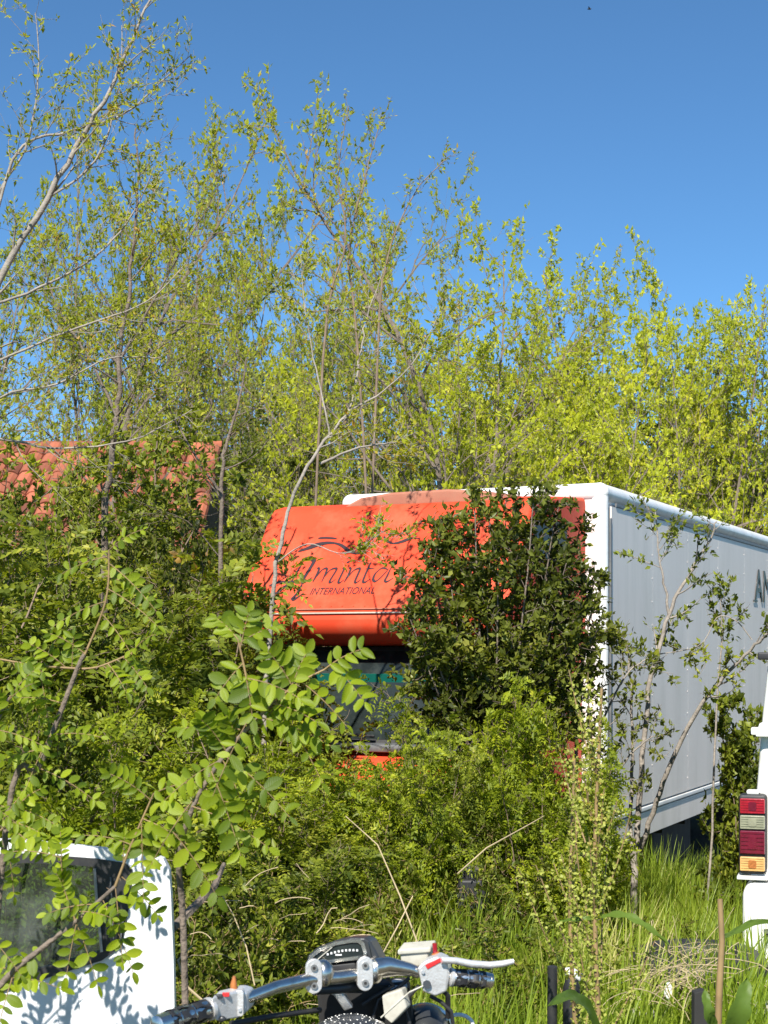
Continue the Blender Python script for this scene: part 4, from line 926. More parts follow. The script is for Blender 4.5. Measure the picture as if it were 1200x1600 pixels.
# --- near locust shoots, every leaflet its own piece
leaflet_me = {}
def leaflet_mesh(k):
    if k in leaflet_me: return leaflet_me[k]
    tv, tf = oval_leaf(np.random.default_rng(500 + k)); L = .043; W = .0145 + .0022 * (k % 4)
    me = npmesh('leaflet', tv * np.array([L, W * 1.25, L]), tf); me.materials.append(M['l_near']); me.polygons.foreach_set('use_smooth', [True] * len(me.polygons)); leaflet_me[k] = me; return me
def near_shoot(label, stems, leaves, seed, group, lsc=1.0):
    """stems: pixel curves with radii; leaves: (px, py, D, dirx, diry, length, n pairs, roll)"""
    rng = np.random.default_rng(seed); p0 = Vector(stems[0][0][0])
    t = thing('locust_shoot', label, 'plant', p0, 0, group); cand = []
    for pts, ra, rb in stems:
        P = [np.array(p) for p in pts]; P = [P[0]] + P + [P[-1]]; q = []
        for i in range(1, len(P) - 2):
            for k in range(6):
                u = k / 6; a, b, c, d = P[i - 1:i + 3]; q.append(.5 * (2 * b + (-a + c) * u + (2 * a - 5 * b + 4 * c - d) * u * u + (-a + 3 * b - 3 * c + d) * u ** 3))
        q.append(P[-1]); q = np.array(q) - np.array(p0)
        link('stem', tubes_mesh('stem', [(q, np.linspace(ra, rb, len(q)))], 8), M['redstem'] if ra < .005 else M['bark'], t, smooth=True)
        # thorns
        mb = MB()
        for i in range(2, len(q) - 1, 3):
            v = Vector(q[i]); s = Vector(rng.normal(0, 1, 3)).normalized(); mb.tube([v, v + s * .012], [.0018, .0003], 5)
        mb.build('thorns', M['twig'], t)['kind'] = 'stuff'
    # further leaves at random along the shoots
    extra = []
    for pts, ra, rb in stems:
        for k in range((2 if seed == 202 else 7) if len(pts) > 3 else 3):
            i = int(rng.integers(max(1, len(pts) - 4), len(pts))); u = rng.uniform(); a_, b_ = np.array(pts[i - 1]), np.array(pts[i]); w_ = a_ * (1 - u) + b_ * u
            extra.append((CX + w_[0] / w_[1] * F, HY - (w_[2] - CAMZ) / w_[1] * F, float(w_[1]), rng.normal(0, .8), rng.normal(-.1, .7), rng.uniform(.09, .17), int(rng.integers(5, 8)), rng.normal(0, .4)))
    for (px, py, D, dx, dy, L, n, roll) in list(leaves) + extra:
        a = Vector(at(px, py, D)) - p0; d = Vector((dx, rng.uniform(-.35, .15), -dy)).normalized()
        s = d.cross(Vector((math.sin(roll), -math.cos(roll) * .8, .7))).normalized(); nn_ = s.cross(d)
        L *= .86
        q = [a + d * (L * u) + Vector((0, 0, -1)) * (L * .22 * u * u) for u in np.linspace(0, 1, 8)]
        lf = link('leaf', tubes_mesh('rachis', [(np.array([list(x) for x in q]), np.linspace(.0016, .0008, 8))], 4), M['redstem'], t)
        for j in range(n * 2 + 1):
            u = (j // 2 + 1) / (n + .4); side = 1 if j % 2 else -1
            if j == n * 2: u = 1; dd = d + Vector((0, 0, -.3))
            else: dd = s * side + d * rng.uniform(.25, .55) + nn_ * rng.uniform(-.25, .15)
            if rng.uniform() < .04: continue
            p = a + d * (L * u) + Vector((0, 0, -1)) * (L * .22 * u * u)
            X = dd.normalized(); Z = (nn_ + Vector(rng.normal(0, .28, 3))).normalized(); Y = Z.cross(X).normalized(); Z = X.cross(Y)
            o = bpy.data.objects.new('leaflet', leaflet_mesh(int(rng.integers(10)))); C.objects.link(o); o.parent = lf
            mtx = Matrix((X, Y, Z)).transposed().to_4x4(); sc = lsc * rng.uniform(.6, 1.2) * (.75 + .25 * math.sin(math.pi * u)); o.matrix_local = Matrix.Translation(p) @ mtx @ Matrix.Diagonal((sc, sc, sc, 1))
    return t
G = 'near locust shoots in the lower left'
near_shoot('near locust shoot with broad bright leaves before the left of the windscreen', [
    (pp([(300, 1900, 3.4), (288, 1500, 3.4), (280, 1350, 3.35), (302, 1260, 3.3), (350, 1180, 3.3), (395, 1130, 3.3), (430, 1095, 3.3)]), .0085, .003),
    (pp([(395, 1130, 3.3), (385, 1060, 3.3), (372, 1000, 3.3)], False), .003, .002),
    (pp([(430, 1095, 3.3), (470, 1065, 3.3), (520, 1040, 3.3)], False), .003, .0015)],
    [(372, 1000, 3.3, -.3, -.4, .10, 5, .2), (374, 1005, 3.3, .5, -.35, .12, 5, -.3), (385, 1060, 3.3, .8, .1, .15, 6, .1), (400, 1120, 3.3, .9, .15, .19, 6, .0), (385, 1130, 3.2, -.4, .7, .17, 6, .3),
     (350, 1180, 3.25, .8, .5, .2, 6, -.2), (340, 1190, 3.3, -.8, .4, .16, 6, .3), (430, 1095, 3.3, .55, .75, .20, 7, .2), (470, 1065, 3.3, .7, .5, .14, 5, .1), (520, 1040, 3.3, .6, .5, .11, 5, .1),
     (455, 1075, 3.3, .2, -.6, .12, 5, .1), (300, 1260, 3.25, .9, .3, .2, 7, .1), (310, 1240, 3.3, -.6, .7, .18, 6, .4), (270, 1300, 3.3, .7, .8, .17, 6, -.3), (330, 1205, 3.2, .4, .9, .18, 6, .2),
     (415, 1110, 3.35, -.5, -.6, .13, 5, .2), (375, 1140, 3.3, -.85, -.2, .15, 6, .2)], 201, G, .98)
near_shoot('near locust shoot with hanging leaves in front of the detached door', [
    (pp([(-200, 1900, 3.4), (-90, 1680, 3.4), (0, 1540, 3.4), (70, 1478, 3.4), (118, 1440, 3.4), (180, 1385, 3.4)]), .0095, .004),
    (pp([(118, 1440, 3.4), (100, 1390, 3.4), (95, 1340, 3.4)], False), .003, .0015),
    (pp([(180, 1385, 3.4), (205, 1320, 3.4), (240, 1240, 3.4)], False), .0035, .002)],
    [(180, 1385, 3.4, .15, 1.0, .16, 5, .1), (190, 1370, 3.4, .6, .5, .12, 5, .2), (118, 1440, 3.4, .35, .9, .15, 5, .2), (120, 1440, 3.4, -.2, .9, .12, 5, .4),
     (95, 1340, 3.4, -.6, -.2, .14, 6, .1), (70, 1478, 3.4, -.7, .6, .15, 6, .2), (205, 1320, 3.4, -.7, -.3, .14, 5, .2),
     (240, 1240, 3.4, .6, -.3, .14, 6, .1), (235, 1250, 3.4, -.6, -.6, .15, 6, .1), (20, 1525, 3.4, -.3, 1.0, .13, 5, .1), (30, 1515, 3.45, -.8, -.1, .14, 6, .1), (160, 1405, 3.4, .5, .9, .17, 6, .1)], 202, G, .88)
near_shoot('near locust shoot with a brown stem at the left edge below the roof', [
    (pp([(-60, 1700, 3.6), (10, 1290, 3.6), (60, 1200, 3.6), (92, 1120, 3.6), (125, 1035, 3.6), (133, 1025, 3.6)]), .008, .005),
    (pp([(125, 1040, 3.6), (165, 940, 3.6), (170, 860, 3.6)], False), .003, .002),
    (pp([(125, 1045, 3.6), (60, 1040, 3.6), (0, 1030, 3.6)], False), .003, .002),
    (pp([(128, 1045, 3.6), (160, 1040, 3.6), (230, 1010, 3.6)], False), .0025, .002)],
    [(170, 860, 3.6, .6, -.5, .14, 6, .1), (168, 870, 3.6, -.7, .1, .14, 6, .2), (165, 900, 3.6, .8, .2, .14, 6, .1), (165, 940, 3.6, -.8, .2, .16, 6, .1), (160, 960, 3.6, .5, .5, .12, 5, .3),
     (60, 1040, 3.6, .2, .9, .13, 6, .1), (20, 1035, 3.6, .4, .7, .14, 6, .1), (0, 1030, 3.6, -.5, .6, .14, 6, .1), (75, 1150, 3.6, .9, -.2, .16, 7, .1), (70, 1170, 3.6, -.9, .1, .14, 6, .2),
     (60, 1200, 3.6, .9, .3, .17, 7, .1), (20, 1280, 3.6, .8, .4, .15, 6, .1), (30, 1270, 3.6, -.6, -.3, .14, 6, .1), (160, 1040, 3.6, .5, .3, .12, 5, .1), (10, 1300, 3.6, .1, .9, .15, 6, .4), (100, 1100, 3.6, -.8, -.3, .13, 6, .4)], 203, G, .74)

near_shoot('near locust shoot hanging in from beyond the left edge beside the detached door', [
    (pp([(-170, 1950, 3.5), (-130, 1600, 3.5), (-90, 1380, 3.5), (-50, 1240, 3.5), (-10, 1140, 3.5), (15, 1090, 3.5)]), .008, .003),
    (pp([(-90, 1380, 3.5), (-40, 1330, 3.5), (10, 1290, 3.5)], False), .003, .002),
    (pp([(-130, 1600, 3.4), (-60, 1500, 3.4), (-20, 1460, 3.4)], False), .003, .002)],
    [(10, 1290, 3.5, .7, .3, .13, 6, .1), (-50, 1240, 3.5, .8, .3, .15, 6, .1), (-50, 1250, 3.5, -.6, .4, .14, 6, .1), (-10, 1140, 3.5, .8, .1, .13, 6, .1), (15, 1090, 3.5, .4, -.6, .12, 6, .1),
     (-70, 1290, 3.5, -.4, .8, .14, 6, .1), (-20, 1460, 3.4, .6, .5, .12, 5, .1), (-40, 1480, 3.4, -.3, .8, .12, 5, .1), (-90, 1380, 3.5, .5, .7, .14, 6, .1), (-30, 1180, 3.5, -.5, -.5, .13, 6, .1)], 204, G, .72)

# --- grass
def grass(seed, n, xr, yr, hmin, hmax, dens=None, wmul=1.0):
    rng = np.random.default_rng(seed)
    cl = rng.uniform(0, 1, (n // 22, 2)); c = cl[rng.integers(0, len(cl), n)] + rng.normal(0, .006, (n, 2)) * np.array([1.0, 1.6])
    x = xr[0] + (xr[1] - xr[0]) * c[:, 0]; y = yr[0] + (yr[1] - yr[0]) * c[:, 1]
    keep = np.abs(x) < y * .30 + .3
    keep &= ~((x > 1.05) & (x < 1.45) & (y > 6.3) & (y < 7.6) & (rng.uniform(0, 1, n) < .8))
    x, y = x[keep], y[keep]; n = len(x)
    z = np.array([gz(a, b) for a, b in zip(x, y)]) - .01
    h = rng.uniform(hmin, hmax, n) * (0.75 + .25 * np.sin(x * 3.1 + 1) * np.sin(y * 2.7)); w = rng.uniform(.0022, .0055, n) * wmul
    a = rng.uniform(0, 2 * np.pi, n); lean = rng.uniform(.05, .55, n) * h
    d = np.stack([np.cos(a), np.sin(a)], 1); s = np.stack([-np.sin(a + .5), np.cos(a + .5)], 1)
    rows_ = []
    for u, ww in ((0, 1), (.4, 1), (.75, .75), (1, 0.08)):
        off = lean * u ** 2.0; zz = z + h * (u - .18 * u * u * (lean / h) * 1.5)
        for sg in (-1, 1): rows_.append(np.stack([x + d[:, 0] * off + s[:, 0] * w * ww * sg, y + d[:, 1] * off + s[:, 1] * w * ww * sg, zz], 1))
    V = np.stack(rows_, 1).reshape(-1, 3)
    fc = np.array([[0, 1, 3, 2], [2, 3, 5, 4], [4, 5, 7, 6]]); Fc = fc[None] + (np.arange(n) * 8)[:, None, None]
    return npmesh('grass', V, Fc.reshape(-1, 4))
gr = link('tall_grass', grass(301, 95000, (-3.2, 3.8), (3.9, 13.2), .25, .80), M['l_grass'])
tag(gr, 'tall green meadow grass covering the ground round the truck', 'grass', kind='stuff')

# ------------------------------------------------------------ motorcycle: handlebar, gauge and what carries them
BX = at(545, 1520, 3.35); MO = Vector((BX.x, BX.y, 0))
bike = thing('motorcycle', 'motorcycle with chrome handlebar, wedge shaped gauge and yellowed brake reservoir', 'motorcycle', MO)
def A(px, py, D): return at(px, py, D) - MO
BD = lambda px: float(np.interp(px, [240, 385, 490, 575, 650, 770], [2.9, 3.1, 3.29, 3.35, 3.38, 3.42]))
def B(px, py, d=0): return A(px, py, BD(px) + d)
CY = Vector((0, -1, 0))
bar = [(250, 1599), (330, 1575), (385, 1560), (430, 1543), (480, 1531), (530, 1527), (575, 1521), (620, 1516), (655, 1518), (700, 1526), (765, 1533)]
MB().tube([B(*p) for p in bar], [.011, .011, .012, .0135, .0145, .0145, .0145, .0125, .011, .011, .011], 20).build('handlebar', M['chrome'], bike, smooth=True)
MB().tube([B(x, y + 16, .02) for x, y in ((490, 1530), (530, 1528), (575, 1522))], .012, 14).build('cross_tube', M['plastic'], bike, smooth=True)
# clamps with two bolts each
for (px, py) in ((491, 1526), (571, 1522)):
    c = B(px, py, -.022)
    cl = MB().prism(rrect(c, Vector((1, .25, 0)).normalized(), (0, 0, 1), .0175, .037, .0174, 7), Vector((-.25, 1, 0)).normalized() * .012).build('bar_clamp', M['alloy'], bike, bevel=.003, seg=3)
    MB().ell(c + Vector((.018, .034, 0)), (.024, .026, .030), 16, 10).build('clamp_body', M['chrome'], cl, smooth=True)
    for dz in (.019, -.019):
        MB().tube([c + Vector((0, -.001, dz)), c + Vector((0, -.004, dz))], .0075, 14).build('bolt', M['steel'], cl, smooth=True)
        MB().tube([c + Vector((0, -.0042, dz)), c + Vector((0, -.0048, dz))], .0038, 6).build('bolt_socket', M['dark'], cl)
MB().tube([B(585, 1512, -.005), B(605, 1508), B(640, 1514), B(655, 1520)], [.021, .019, .014, .013], 16).build('riser_shroud', M['chrome'], bike, smooth=True)
# gauge pod
gd = 3.36
out_ = [(478, 1507), (480, 1493), (496, 1480), (522, 1470), (548, 1465), (570, 1465), (578, 1470), (588, 1488), (597, 1506), (572, 1502), (530, 1506), (500, 1510)]
pod = MB().prism([A(x, y, gd) for x, y in out_], (.015, .055, -.004)).build('gauge', M['plastic'], bike, bevel=.006, seg=3)
rim_o = [(481, 1505), (483, 1494), (498, 1482), (523, 1472), (548, 1468), (563, 1468), (569, 1473), (573, 1487), (573, 1497), (545, 1501), (505, 1506)]
rim_i = [(487, 1501), (489, 1496), (502, 1486), (525, 1477), (548, 1473), (559, 1473), (564, 1477), (568, 1488), (567, 1493), (543, 1496), (505, 1501)]
me = holed_panel([A(x, y, gd - .006) for x, y in rim_o], [A(x, y, gd - .006) for x, y in rim_i], (0, .01, 0)); link('gauge_bezel', me, M['chrome'], pod)
MB().prism([A(x, y, gd - .002) for x, y in rim_i], (0, .003, 0)).build('dial', M['screen'], pod)
for k in range(9):
    u = k / 8; x = 512 + 46 * u; y = 1491 - 5 * math.sin(u * 2.2) - 2 * u
    MB().box(A(x, y, gd - .004), (.004, .001, .0045)).build('dial_mark', M['whiteplastic'], pod)
MB().box(A(529, 1492, gd - .004), (.014, .001, .003)).build('dial_mark', M['whiteplastic'], pod)
MB().tube([A(493, 1502, gd - .005), A(519, 1480, gd - .005)], .0012, 5).build('needle', M['cream'], pod)
MB().prism([A(575, 1472, gd - .003), A(583, 1474, gd + .02), A(594, 1498, gd + .02), A(580, 1496, gd - .003)], (.002, .004, 0)).build('side_lens', M['screen'], pod, bevel=.001)
MB().prism([A(500, 1510, gd + .0), A(555, 1504, gd + .0), A(560, 1524, gd + .0), A(506, 1528, gd)], (.02, .06, 0)).build('gauge_bracket', M['black'], bike, bevel=.004)
MB().prism([A(576, 1496, gd - .01), A(600, 1502, gd + .02), A(600, 1508, gd + .02), A(575, 1504, gd - .01)], (.01, .05, 0)).build('pod_lip', M['plastic'], bike, bevel=.003)
# reservoir, housing, grip, lever on the right
rs = MB().prism([B(624, 1488, .03), B(670, 1484, .03), B(668, 1510, .03), B(628, 1511, .03)], (.012, .045, 0)).build('brake_reservoir', M['cream'], bike, bevel=.004, seg=3)
MB().prism([B(621, 1484, .024), B(673, 1480, .024), B(673, 1489, .024), B(621, 1493, .024)], (.014, .056, .006)).build('reservoir_lid', M['cream'], rs, bevel=.004, seg=3)
h = MB().prism([B(652, 1512, -.02), B(664, 1502, -.02), B(684, 1494, -.02), (B(698, 1500, -.02)), B(702, 1520, -.02), B(698, 1550, -.02), B(680, 1558, -.02), B(660, 1550, -.02)], (.008, .045, .002)).build('switch_housing', M['alloy'], bike, bevel=.006, seg=3)
MB().prism([B(664, 1508, -.0225), B(688, 1497, -.0225), B(690, 1503, -.0225), B(668, 1515, -.0225)], (0, .004, 0)).build('kill_switch', M['redswitch'], h, bevel=.0015)
MB().tube([B(667, 1538, -.02), B(667, 1538, -.027)], .009, 14).build('start_button', M['plastic'], h, smooth=True)
MB().tube([B(661, 1519, -.02), B(661, 1519, -.025)], .004, 10).build('housing_screw', M['steel'], h)
MB().tube([B(690, 1545, -.01), B(700, 1556, 0), B(700, 1590, .02)], .006, 8).build('throttle_cable', M['black'], bike, smooth=True)
def grip(x0, y0, x1, y1, r, nm='grip'):
    a, b = B(x0, y0), B(x1, y1); d = (b - a)
    g = MB().tube([a, a + d * .04, a + d * .9, b], [r * .92, r, r, r * .9], 24).build(nm, M['chrome'], bike, smooth=True)
    u = d.normalized().orthogonal().normalized(); w = d.normalized().cross(u)
    for row, (s0, s1) in enumerate(((.06, .36), (.40, .66), (.70, .86))):
        for k in range(6):
            th0 = 2 * math.pi * k / 6 + row * .5; n = 6; vs = []; 
            for i in range(n + 1):
                t = i / n; wob = .04 * math.sin(3 * math.pi * t)
                for sg in (0, 1):
                    th = th0 + (.85 * sg) + (.12 * math.sin(math.pi * 2 * t) if sg else -.1 * math.sin(math.pi * 2 * t)); p = a + d * (s0 + (s1 - s0) * t)
                    vs.append(p + (u * math.cos(th) + w * math.sin(th)) * (r + .0022))
            m_ = MB(); m_.add(vs, [(2 * i, 2 * i + 1, 2 * i + 3, 2 * i + 2) for i in range(n)]); o = m_.build('rubber_pad', M['black'], g)
    MB().tube([b, b + d * .06, b + d * .1], [r * .95, r * .9, r * .5], 20).build('bar_end', M['chrome'], g, smooth=True)
    MB().tube([a - d * .08, a - d * .04, a + d * .02], [r * .8, r * 1.12, r * 1.1], 20).build('grip_collar', M['alloy'], g, smooth=True)
grip(706, 1527, 765, 1532, .0185); grip(325, 1577, 250, 1601, .0205)
lv = [(690, 1500), (712, 1501), (735, 1506), (765, 1508), (785, 1506), (803, 1502)]
MB().tube([B(x, y, -.03) if x < 771 else A(x, y, 3.39) for x, y in lv], [.008, .0075, .0085, .0078, .0075, .006], 12).build('brake_lever', M['alloy'], bike, smooth=True)
MB().tube([B(682, 1499, .02), B(681, 1490, .02), B(680, 1488, .02)], [.010, .010, .007], 12).build('mirror_boss', M['amber'], bike, smooth=True)
MB().tube([B(680, 1489, .02), B(679, 1474, .02)], .0055, 10).build('mirror_stub', M['redlens'], bike, smooth=True)
# left switch housing
h = MB().prism([B(330, 1558, -.022), B(372, 1548, -.022), B(386, 1552, -.022), B(388, 1580, -.022), B(372, 1592, -.022), B(336, 1597, -.022)], (.01, .045, .004)).build('switch_housing', M['alloy'], bike, bevel=.005, seg=3)
MB().box(B(353, 1554, -.024), (.014, .006, .008)).build('horn_switch', M['redswitch'], h, bevel=.001)
MB().ell(B(347, 1592, -.026), (.008, .005, .006), 12, 8).build('turn_switch', M['plastic'], h, smooth=True)
MB().box(B(341, 1557, -.018), (.018, .012, .008)).build('dip_switch', M['plastic'], h, bevel=.002)
MB().prism(rrect(B(374, 1568, -.026), (1, 0, 0), (0, 0, 1), .0085, .026, .006), (0, .05, 0)).build('lever_clamp', M['alloy'], h, bevel=.002)
MB().tube([B(375, 1578, -.027), B(375, 1578, -.031)], .004, 8).build('clamp_bolt', M['steel'], h)
MB().tube([B(366, 1547, .0), B(365, 1538, .0), B(366, 1525, .0)], [.008, .007, .003], 10).build('mirror_stub', M['amber'], bike, smooth=True)
MB().tube([A(360, 1600, 3.12), A(430, 1587, 3.2), A(500, 1578, 3.33)], .006, 10).build('clutch_cable', M['black'], bike, smooth=True)
# steering head, forks, headlight
MB().prism([A(495, 1545, 3.4), A(640, 1535, 3.42), A(650, 1620, 3.45), A(500, 1625, 3.42)], (0, .07, 0)).build('top_yoke', M['dark'], bike, bevel=.012)
for x in (520, 622):
    MB().tube([A(x, 1540, 3.42), A(x - 8, 1800, 3.7), A(x - 25, 1960, 3.95)], [.021, .021, .026], 16).build('fork_leg', M['alloy'], bike, smooth=True)
MB().prism([A(596, 1556, 3.36), A(628, 1545, 3.36), A(636, 1575, 3.36), A(612, 1600, 3.36), A(600, 1590, 3.36)], (.01, .03, 0)).build('headlight_bracket', M['cream'], bike, bevel=.004)
MB().prism([A(520, 1553, 3.34), A(533, 1548, 3.34), A(552, 1575, 3.34), A(538, 1580, 3.34)], (.0, .03, 0)).build('bracket_arm', M['steel'], bike, bevel=.003)
MB().ell(A(664, 1612, 3.5), (.055, .09, .062), 22, 14).build('headlight', M['plastic'], bike, smooth=True)
hr = MB(); hr.tube([A(664, 1612, 3.56) + Vector((math.cos(t) * .062, 0, math.sin(t) * .062)) for t in np.linspace(0, 6.3, 26)], .006, 8); hr.build('headlight_ring', M['chrome'], bike, smooth=True)
cb = MB(); cb.tube([A(716, 1604, 3.5) + Vector((math.cos(t) * .034, 0, math.sin(t) * .034 * .8)) for t in np.linspace(0, 6.3, 30)], .0045, 8); cb.build('coiled_cable', M['whiteplastic'], bike, smooth=True)
for q in (((640, 1528), (620, 1545), (592, 1562), (580, 1600)), ((655, 1540), (640, 1556), (632, 1575), (640, 1600)), ((672, 1556), (690, 1566), (705, 1580), (708, 1600)), ((600, 1520), (615, 1540), (580, 1560), (566, 1570))):
    MB().tube([A(x, y, 3.4) for x, y in q], .0045, 8).build('cable', M['black'], bike, smooth=True)
MB().tube([A(595, 1590, 3.36), A(640, 1550, 3.36), A(662, 1540, 3.36)], .0018, 6).build('speedo_wire', M['cream'], bike)
# tank console just under the gauge, tank, seat, engine, wheels
co = MB().ell(A(548, 1618, 3.2), (.075, .075, .042), 24, 12).build('tank_console', M['plastic'], bike, smooth=True)
rg = MB(); cc = A(548, 1618, 3.2); rg.tube([cc + Vector((math.cos(t) * .068, math.sin(t) * .068, .018)) for t in np.linspace(0, 6.3, 30)], .005, 8); rg.build('console_ring', M['chrome'], co, smooth=True)
for r_, n_ in ((.028, 12), (.042, 18), (.054, 24)):
    for k in range(n_):
        t = 6.283 * k / n_; zz = .042 * math.sqrt(max(0, 1 - (r_ / .075) ** 2))
        MB().ell(cc + Vector((math.cos(t) * r_, math.sin(t) * r_, zz)), (.0022, .0022, .0012), 6, 4).build('console_stud', M['steel'], co)
fw = Vector((-.45, .89, 0)).normalized(); c0 = Vector((0, 0, 0))
rotf = Matrix.Rotation(math.atan2(fw.y, fw.x), 3, 'Z')
MB().ell(-fw * .38 + Vector((0, 0, .76)), (.30, .16, .13), 20, 12, rotf).build('fuel_tank', M['plastic'], bike, smooth=True)
MB().ell(-fw * .95 + Vector((0, 0, .70)), (.36, .15, .08), 20, 12, rotf).build('seat', M['black'], bike, smooth=True)
MB().box(-fw * .55 + Vector((0, 0, .42)), (.5, .26, .36), rotf).build('engine', M['alloy'], bike, bevel=.05, seg=3)
MB().tube([-fw * 1.3 + Vector((0, 0, .62)), -fw * .3 + Vector((0, 0, .62)), fw * .12 + Vector((0, 0, .85))], .025, 10).build('frame', M['black'], bike, smooth=True)
sidev = Vector((fw.y, -fw.x, 0))
for dd, r_ in ((.52, .31), (-1.25, .31)):
    c = fw * dd + Vector((0, 0, r_))
    w = MB(); w.tube([c + fw * math.cos(t) * (r_ - .06) + Vector((0, 0, 1)) * math.sin(t) * (r_ - .06) for t in np.linspace(0, 6.3, 34)], .062, 10); w = w.build('wheel', M['black'], bike, smooth=True)
    MB().tube([c - sidev * .06, c + sidev * .06], .05, 14).build('hub', M['alloy'], w, smooth=True)
    for k in range(8):
        t = k * math.pi / 4; MB().tube([c, c + fw * math.cos(t) * (r_ - .08) + Vector((0, 0, 1)) * math.sin(t) * (r_ - .08)], .008, 6).build('spoke', M['chrome'], w)

# ------------------------------------------------------------ odds and ends in the grass
can = at(893, 1560, 4.9); can.z = .0
t = thing('canister', 'black canister with a tilted white cap standing left of the tall dock plant', 'canister', can)
top = at(893, 1528, 4.9) - can
MB().tube([(0, 0, .0), (0, 0, top.z - .03), (0, 0, top.z)], [.028, .028, .018], 16).build('body', M['black'], t, bevel=.002)
MB().tube([top + Vector((-.02, 0, .02)), top + Vector((.0, 0, .02)), top + Vector((.03, 0, -.0))], [.012, .016, .013], 14).build('cap', M['whiteplastic'], t, smooth=True)
MB().tube([(-.06, .03, 0), at(863, 1510, 4.9) - can], .016, 12).build('side_pipe', M['black'], t, smooth=True)
po = at(1094, 1600, 4.7); po.z = 0
t = thing('wooden_post', 'short black charred post beside the broken plant stalk', 'post', po)
hz = (at(1094, 1545, 4.7) - po).z
MB().prism([(-.028, -.02, 0), (.022, -.02, 0), (.026, -.02, hz - .02), (.01, -.02, hz), (-.022, -.02, hz - .008)], (0, .045, 0)).build('post_body', M['dark'], t, bevel=.004)
def rock(name, label, px, py, D, sz, m, seed, cat='stone'):
    rr = random.Random(seed); c = at(px, py, D)
    bm = bmesh.new(); bmesh.ops.create_icosphere(bm, subdivisions=2, radius=1)
    for v in bm.verts:
        f = 1 + .25 * math.sin(v.co.x * 3 + seed) + rr.uniform(-.12, .12); v.co = Vector((v.co.x * sz[0] * f, v.co.y * sz[1] * f, v.co.z * sz[2] * f))
    me = bpy.data.meshes.new(name); bm.to_mesh(me); bm.free(); o = link(name, me, m, None, loc=c); tag(o, label, cat); return o
rock('stone', 'pale broken stone below the rear corner of the white van', 1178, 1580, 6.2, (.085, .06, .06), M['stone'], 4)
rock('plastic_shard', 'small white plastic shard lying on the dry straw', 1046, 1548, 6.0, (.022, .012, .032), M['whiteplastic'], 9, 'scrap')
rock('stone', 'small grey stone at the lower left end of the dry straw', 1000, 1585, 6.3, (.05, .05, .035), M['stone'], 12)
# half buried tyre
ty = at(1090, 1520, 6.7); ty.z = max(.02, ty.z)
t = thing('old_tyre', 'worn dark tyre lying half hidden under dry straw near the van', 'tyre', ty)
MB().tube([Vector((math.cos(a) * .23, math.sin(a) * .23, .03)) for a in np.linspace(0, 6.2832, 36)], .075, 12, cap=False).build('tread', M['black'], t, smooth=True)
tub = at(738, 1400, 7.6); tub.z = gz(tub.x, tub.y)
t = thing('jerrycan', 'black jerrycan standing in the grass before the truck with a bluish cap', 'canister', tub)
hz = (at(738, 1375, 7.6) - tub).z
j = MB().prism([(-.085, 0, 0), (.085, 0, 0), (.085, 0, hz * .8), (.05, 0, hz), (-.06, 0, hz), (-.085, 0, hz * .85)], (0, .14, 0)).build('body', M['black'], t, bevel=.015, seg=3)
MB().tube([(0, .07, hz), (0, .05, hz + .05)], [.03, .035], 14).build('cap', M['steel'], t, smooth=True)
MB().tube([(-.04, .07, hz), (-.04, .07, hz + .03), (-.01, .07, hz + .03)], .01, 8).build('handle', M['black'], t, smooth=True)
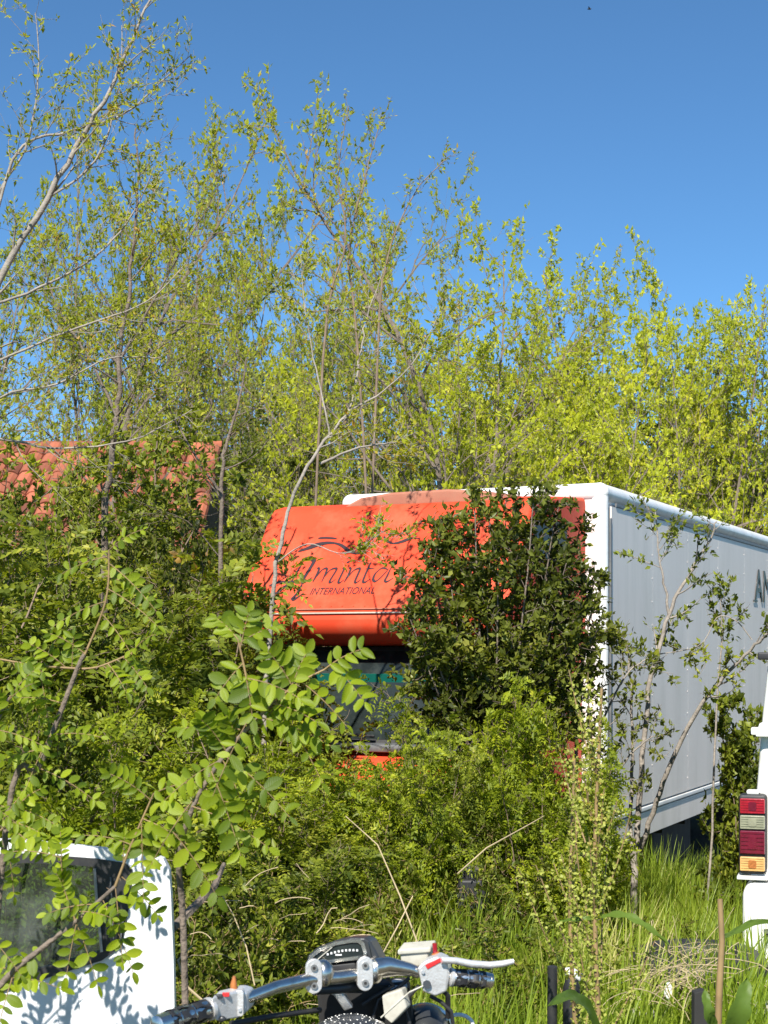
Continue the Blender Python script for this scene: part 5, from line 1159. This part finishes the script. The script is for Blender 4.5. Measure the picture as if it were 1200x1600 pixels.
# dry straw
def straws(name, label, cx, cy, D, spread, n, seed, ln=.5):
    rng = np.random.default_rng(seed); ps = []
    for _ in range(n):
        p = np.array(at(cx + rng.normal(0, spread[0]), cy + rng.normal(0, spread[1]), D + rng.normal(0, .25))); a = rng.normal(.55, .5)
        d = nrm(np.array([math.cos(a) * rng.choice([-1, 1], p=[.35, .65]), rng.normal(0, .5), math.sin(a) * .7])); q, ds = walk(rng, p, d, ln * rng.uniform(.3, 1.2), 6, .12, -.5); ps.append((q, np.full(7, rng.uniform(.0007, .002))))
    o = link(name, tubes_mesh(name, ps, 4), M['straw']); tag(o, label, 'straw', kind='stuff')
straws('dry_straw', 'heap of dry bent straw stalks in the grass left of the van', 1050, 1535, 6.1, (38, 22), 120, 7, .3)
straws('dry_stalks', 'thin dry stalks scattered between the weeds behind the motorcycle', 400, 1480, 4.9, (150, 60), 35, 8, .14)
def stalk(label, pts, r=.0024, m='straw'):
    q = pp(pts, False); p0 = Vector(q[0]); mb = MB(); mb.tube([Vector(x) - p0 for x in q], [r, r, r * .8, r * .5][:len(q)] if len(q) <= 4 else r, 6); o = mb.build('dry_stalk', M[m], None, smooth=True); o.location = p0; tag(o, label, 'stalk', 'long dry stalks leaning in the weeds')
stalk('long dry stalk leaning left with its foot behind the reservoir', [(655, 1480, 4.6), (625, 1400, 4.7), (590, 1320, 4.8), (540, 1275, 4.9)])
stalk('dry stalk crossing the long one above the gauge', [(598, 1490, 4.4), (620, 1450, 4.5), (645, 1400, 4.6)], .002)
stalk('dry stalk leaning left above the left switch housing', [(398, 1540, 4.2), (385, 1480, 4.3), (365, 1430, 4.4), (345, 1395, 4.5)], .002)
stalk('pale fallen stem slanting up right before the dark gap under the truck', [(715, 1365, 7.0), (760, 1325, 7.2), (820, 1292, 7.4), (850, 1275, 7.6)], .0035)
stalk('bent dry stalk beside the right edge of the detached door', [(330, 1575, 4.0), (290, 1540, 4.0), (278, 1500, 4.05), (300, 1478, 4.1)], .0035)
stalk('thick curved dead branch rising from the edge of the detached door', [(270, 1450, 4.2), (300, 1420, 4.3), (335, 1385, 4.4), (350, 1350, 4.5)], .013, 'bark')
# distant bird
bl = at(921, 14, 60)
t = thing('bird', 'tiny dark bird flying high in the blue sky', 'bird', bl); t.scale = (.6, .6, .6)
MB().ell((0, 0, 0), (.13, .05, .05), 12, 8).build('body', M['dark'], t, smooth=True)
for s_ in (-1, 1): MB().prism([(0.03, s_ * .02, .02), (-.05, s_ * .02, .02), (-.12, s_ * .24, .06), (-.02, s_ * .18, .05)], (0, 0, .01)).build('wing', M['dark'], t)
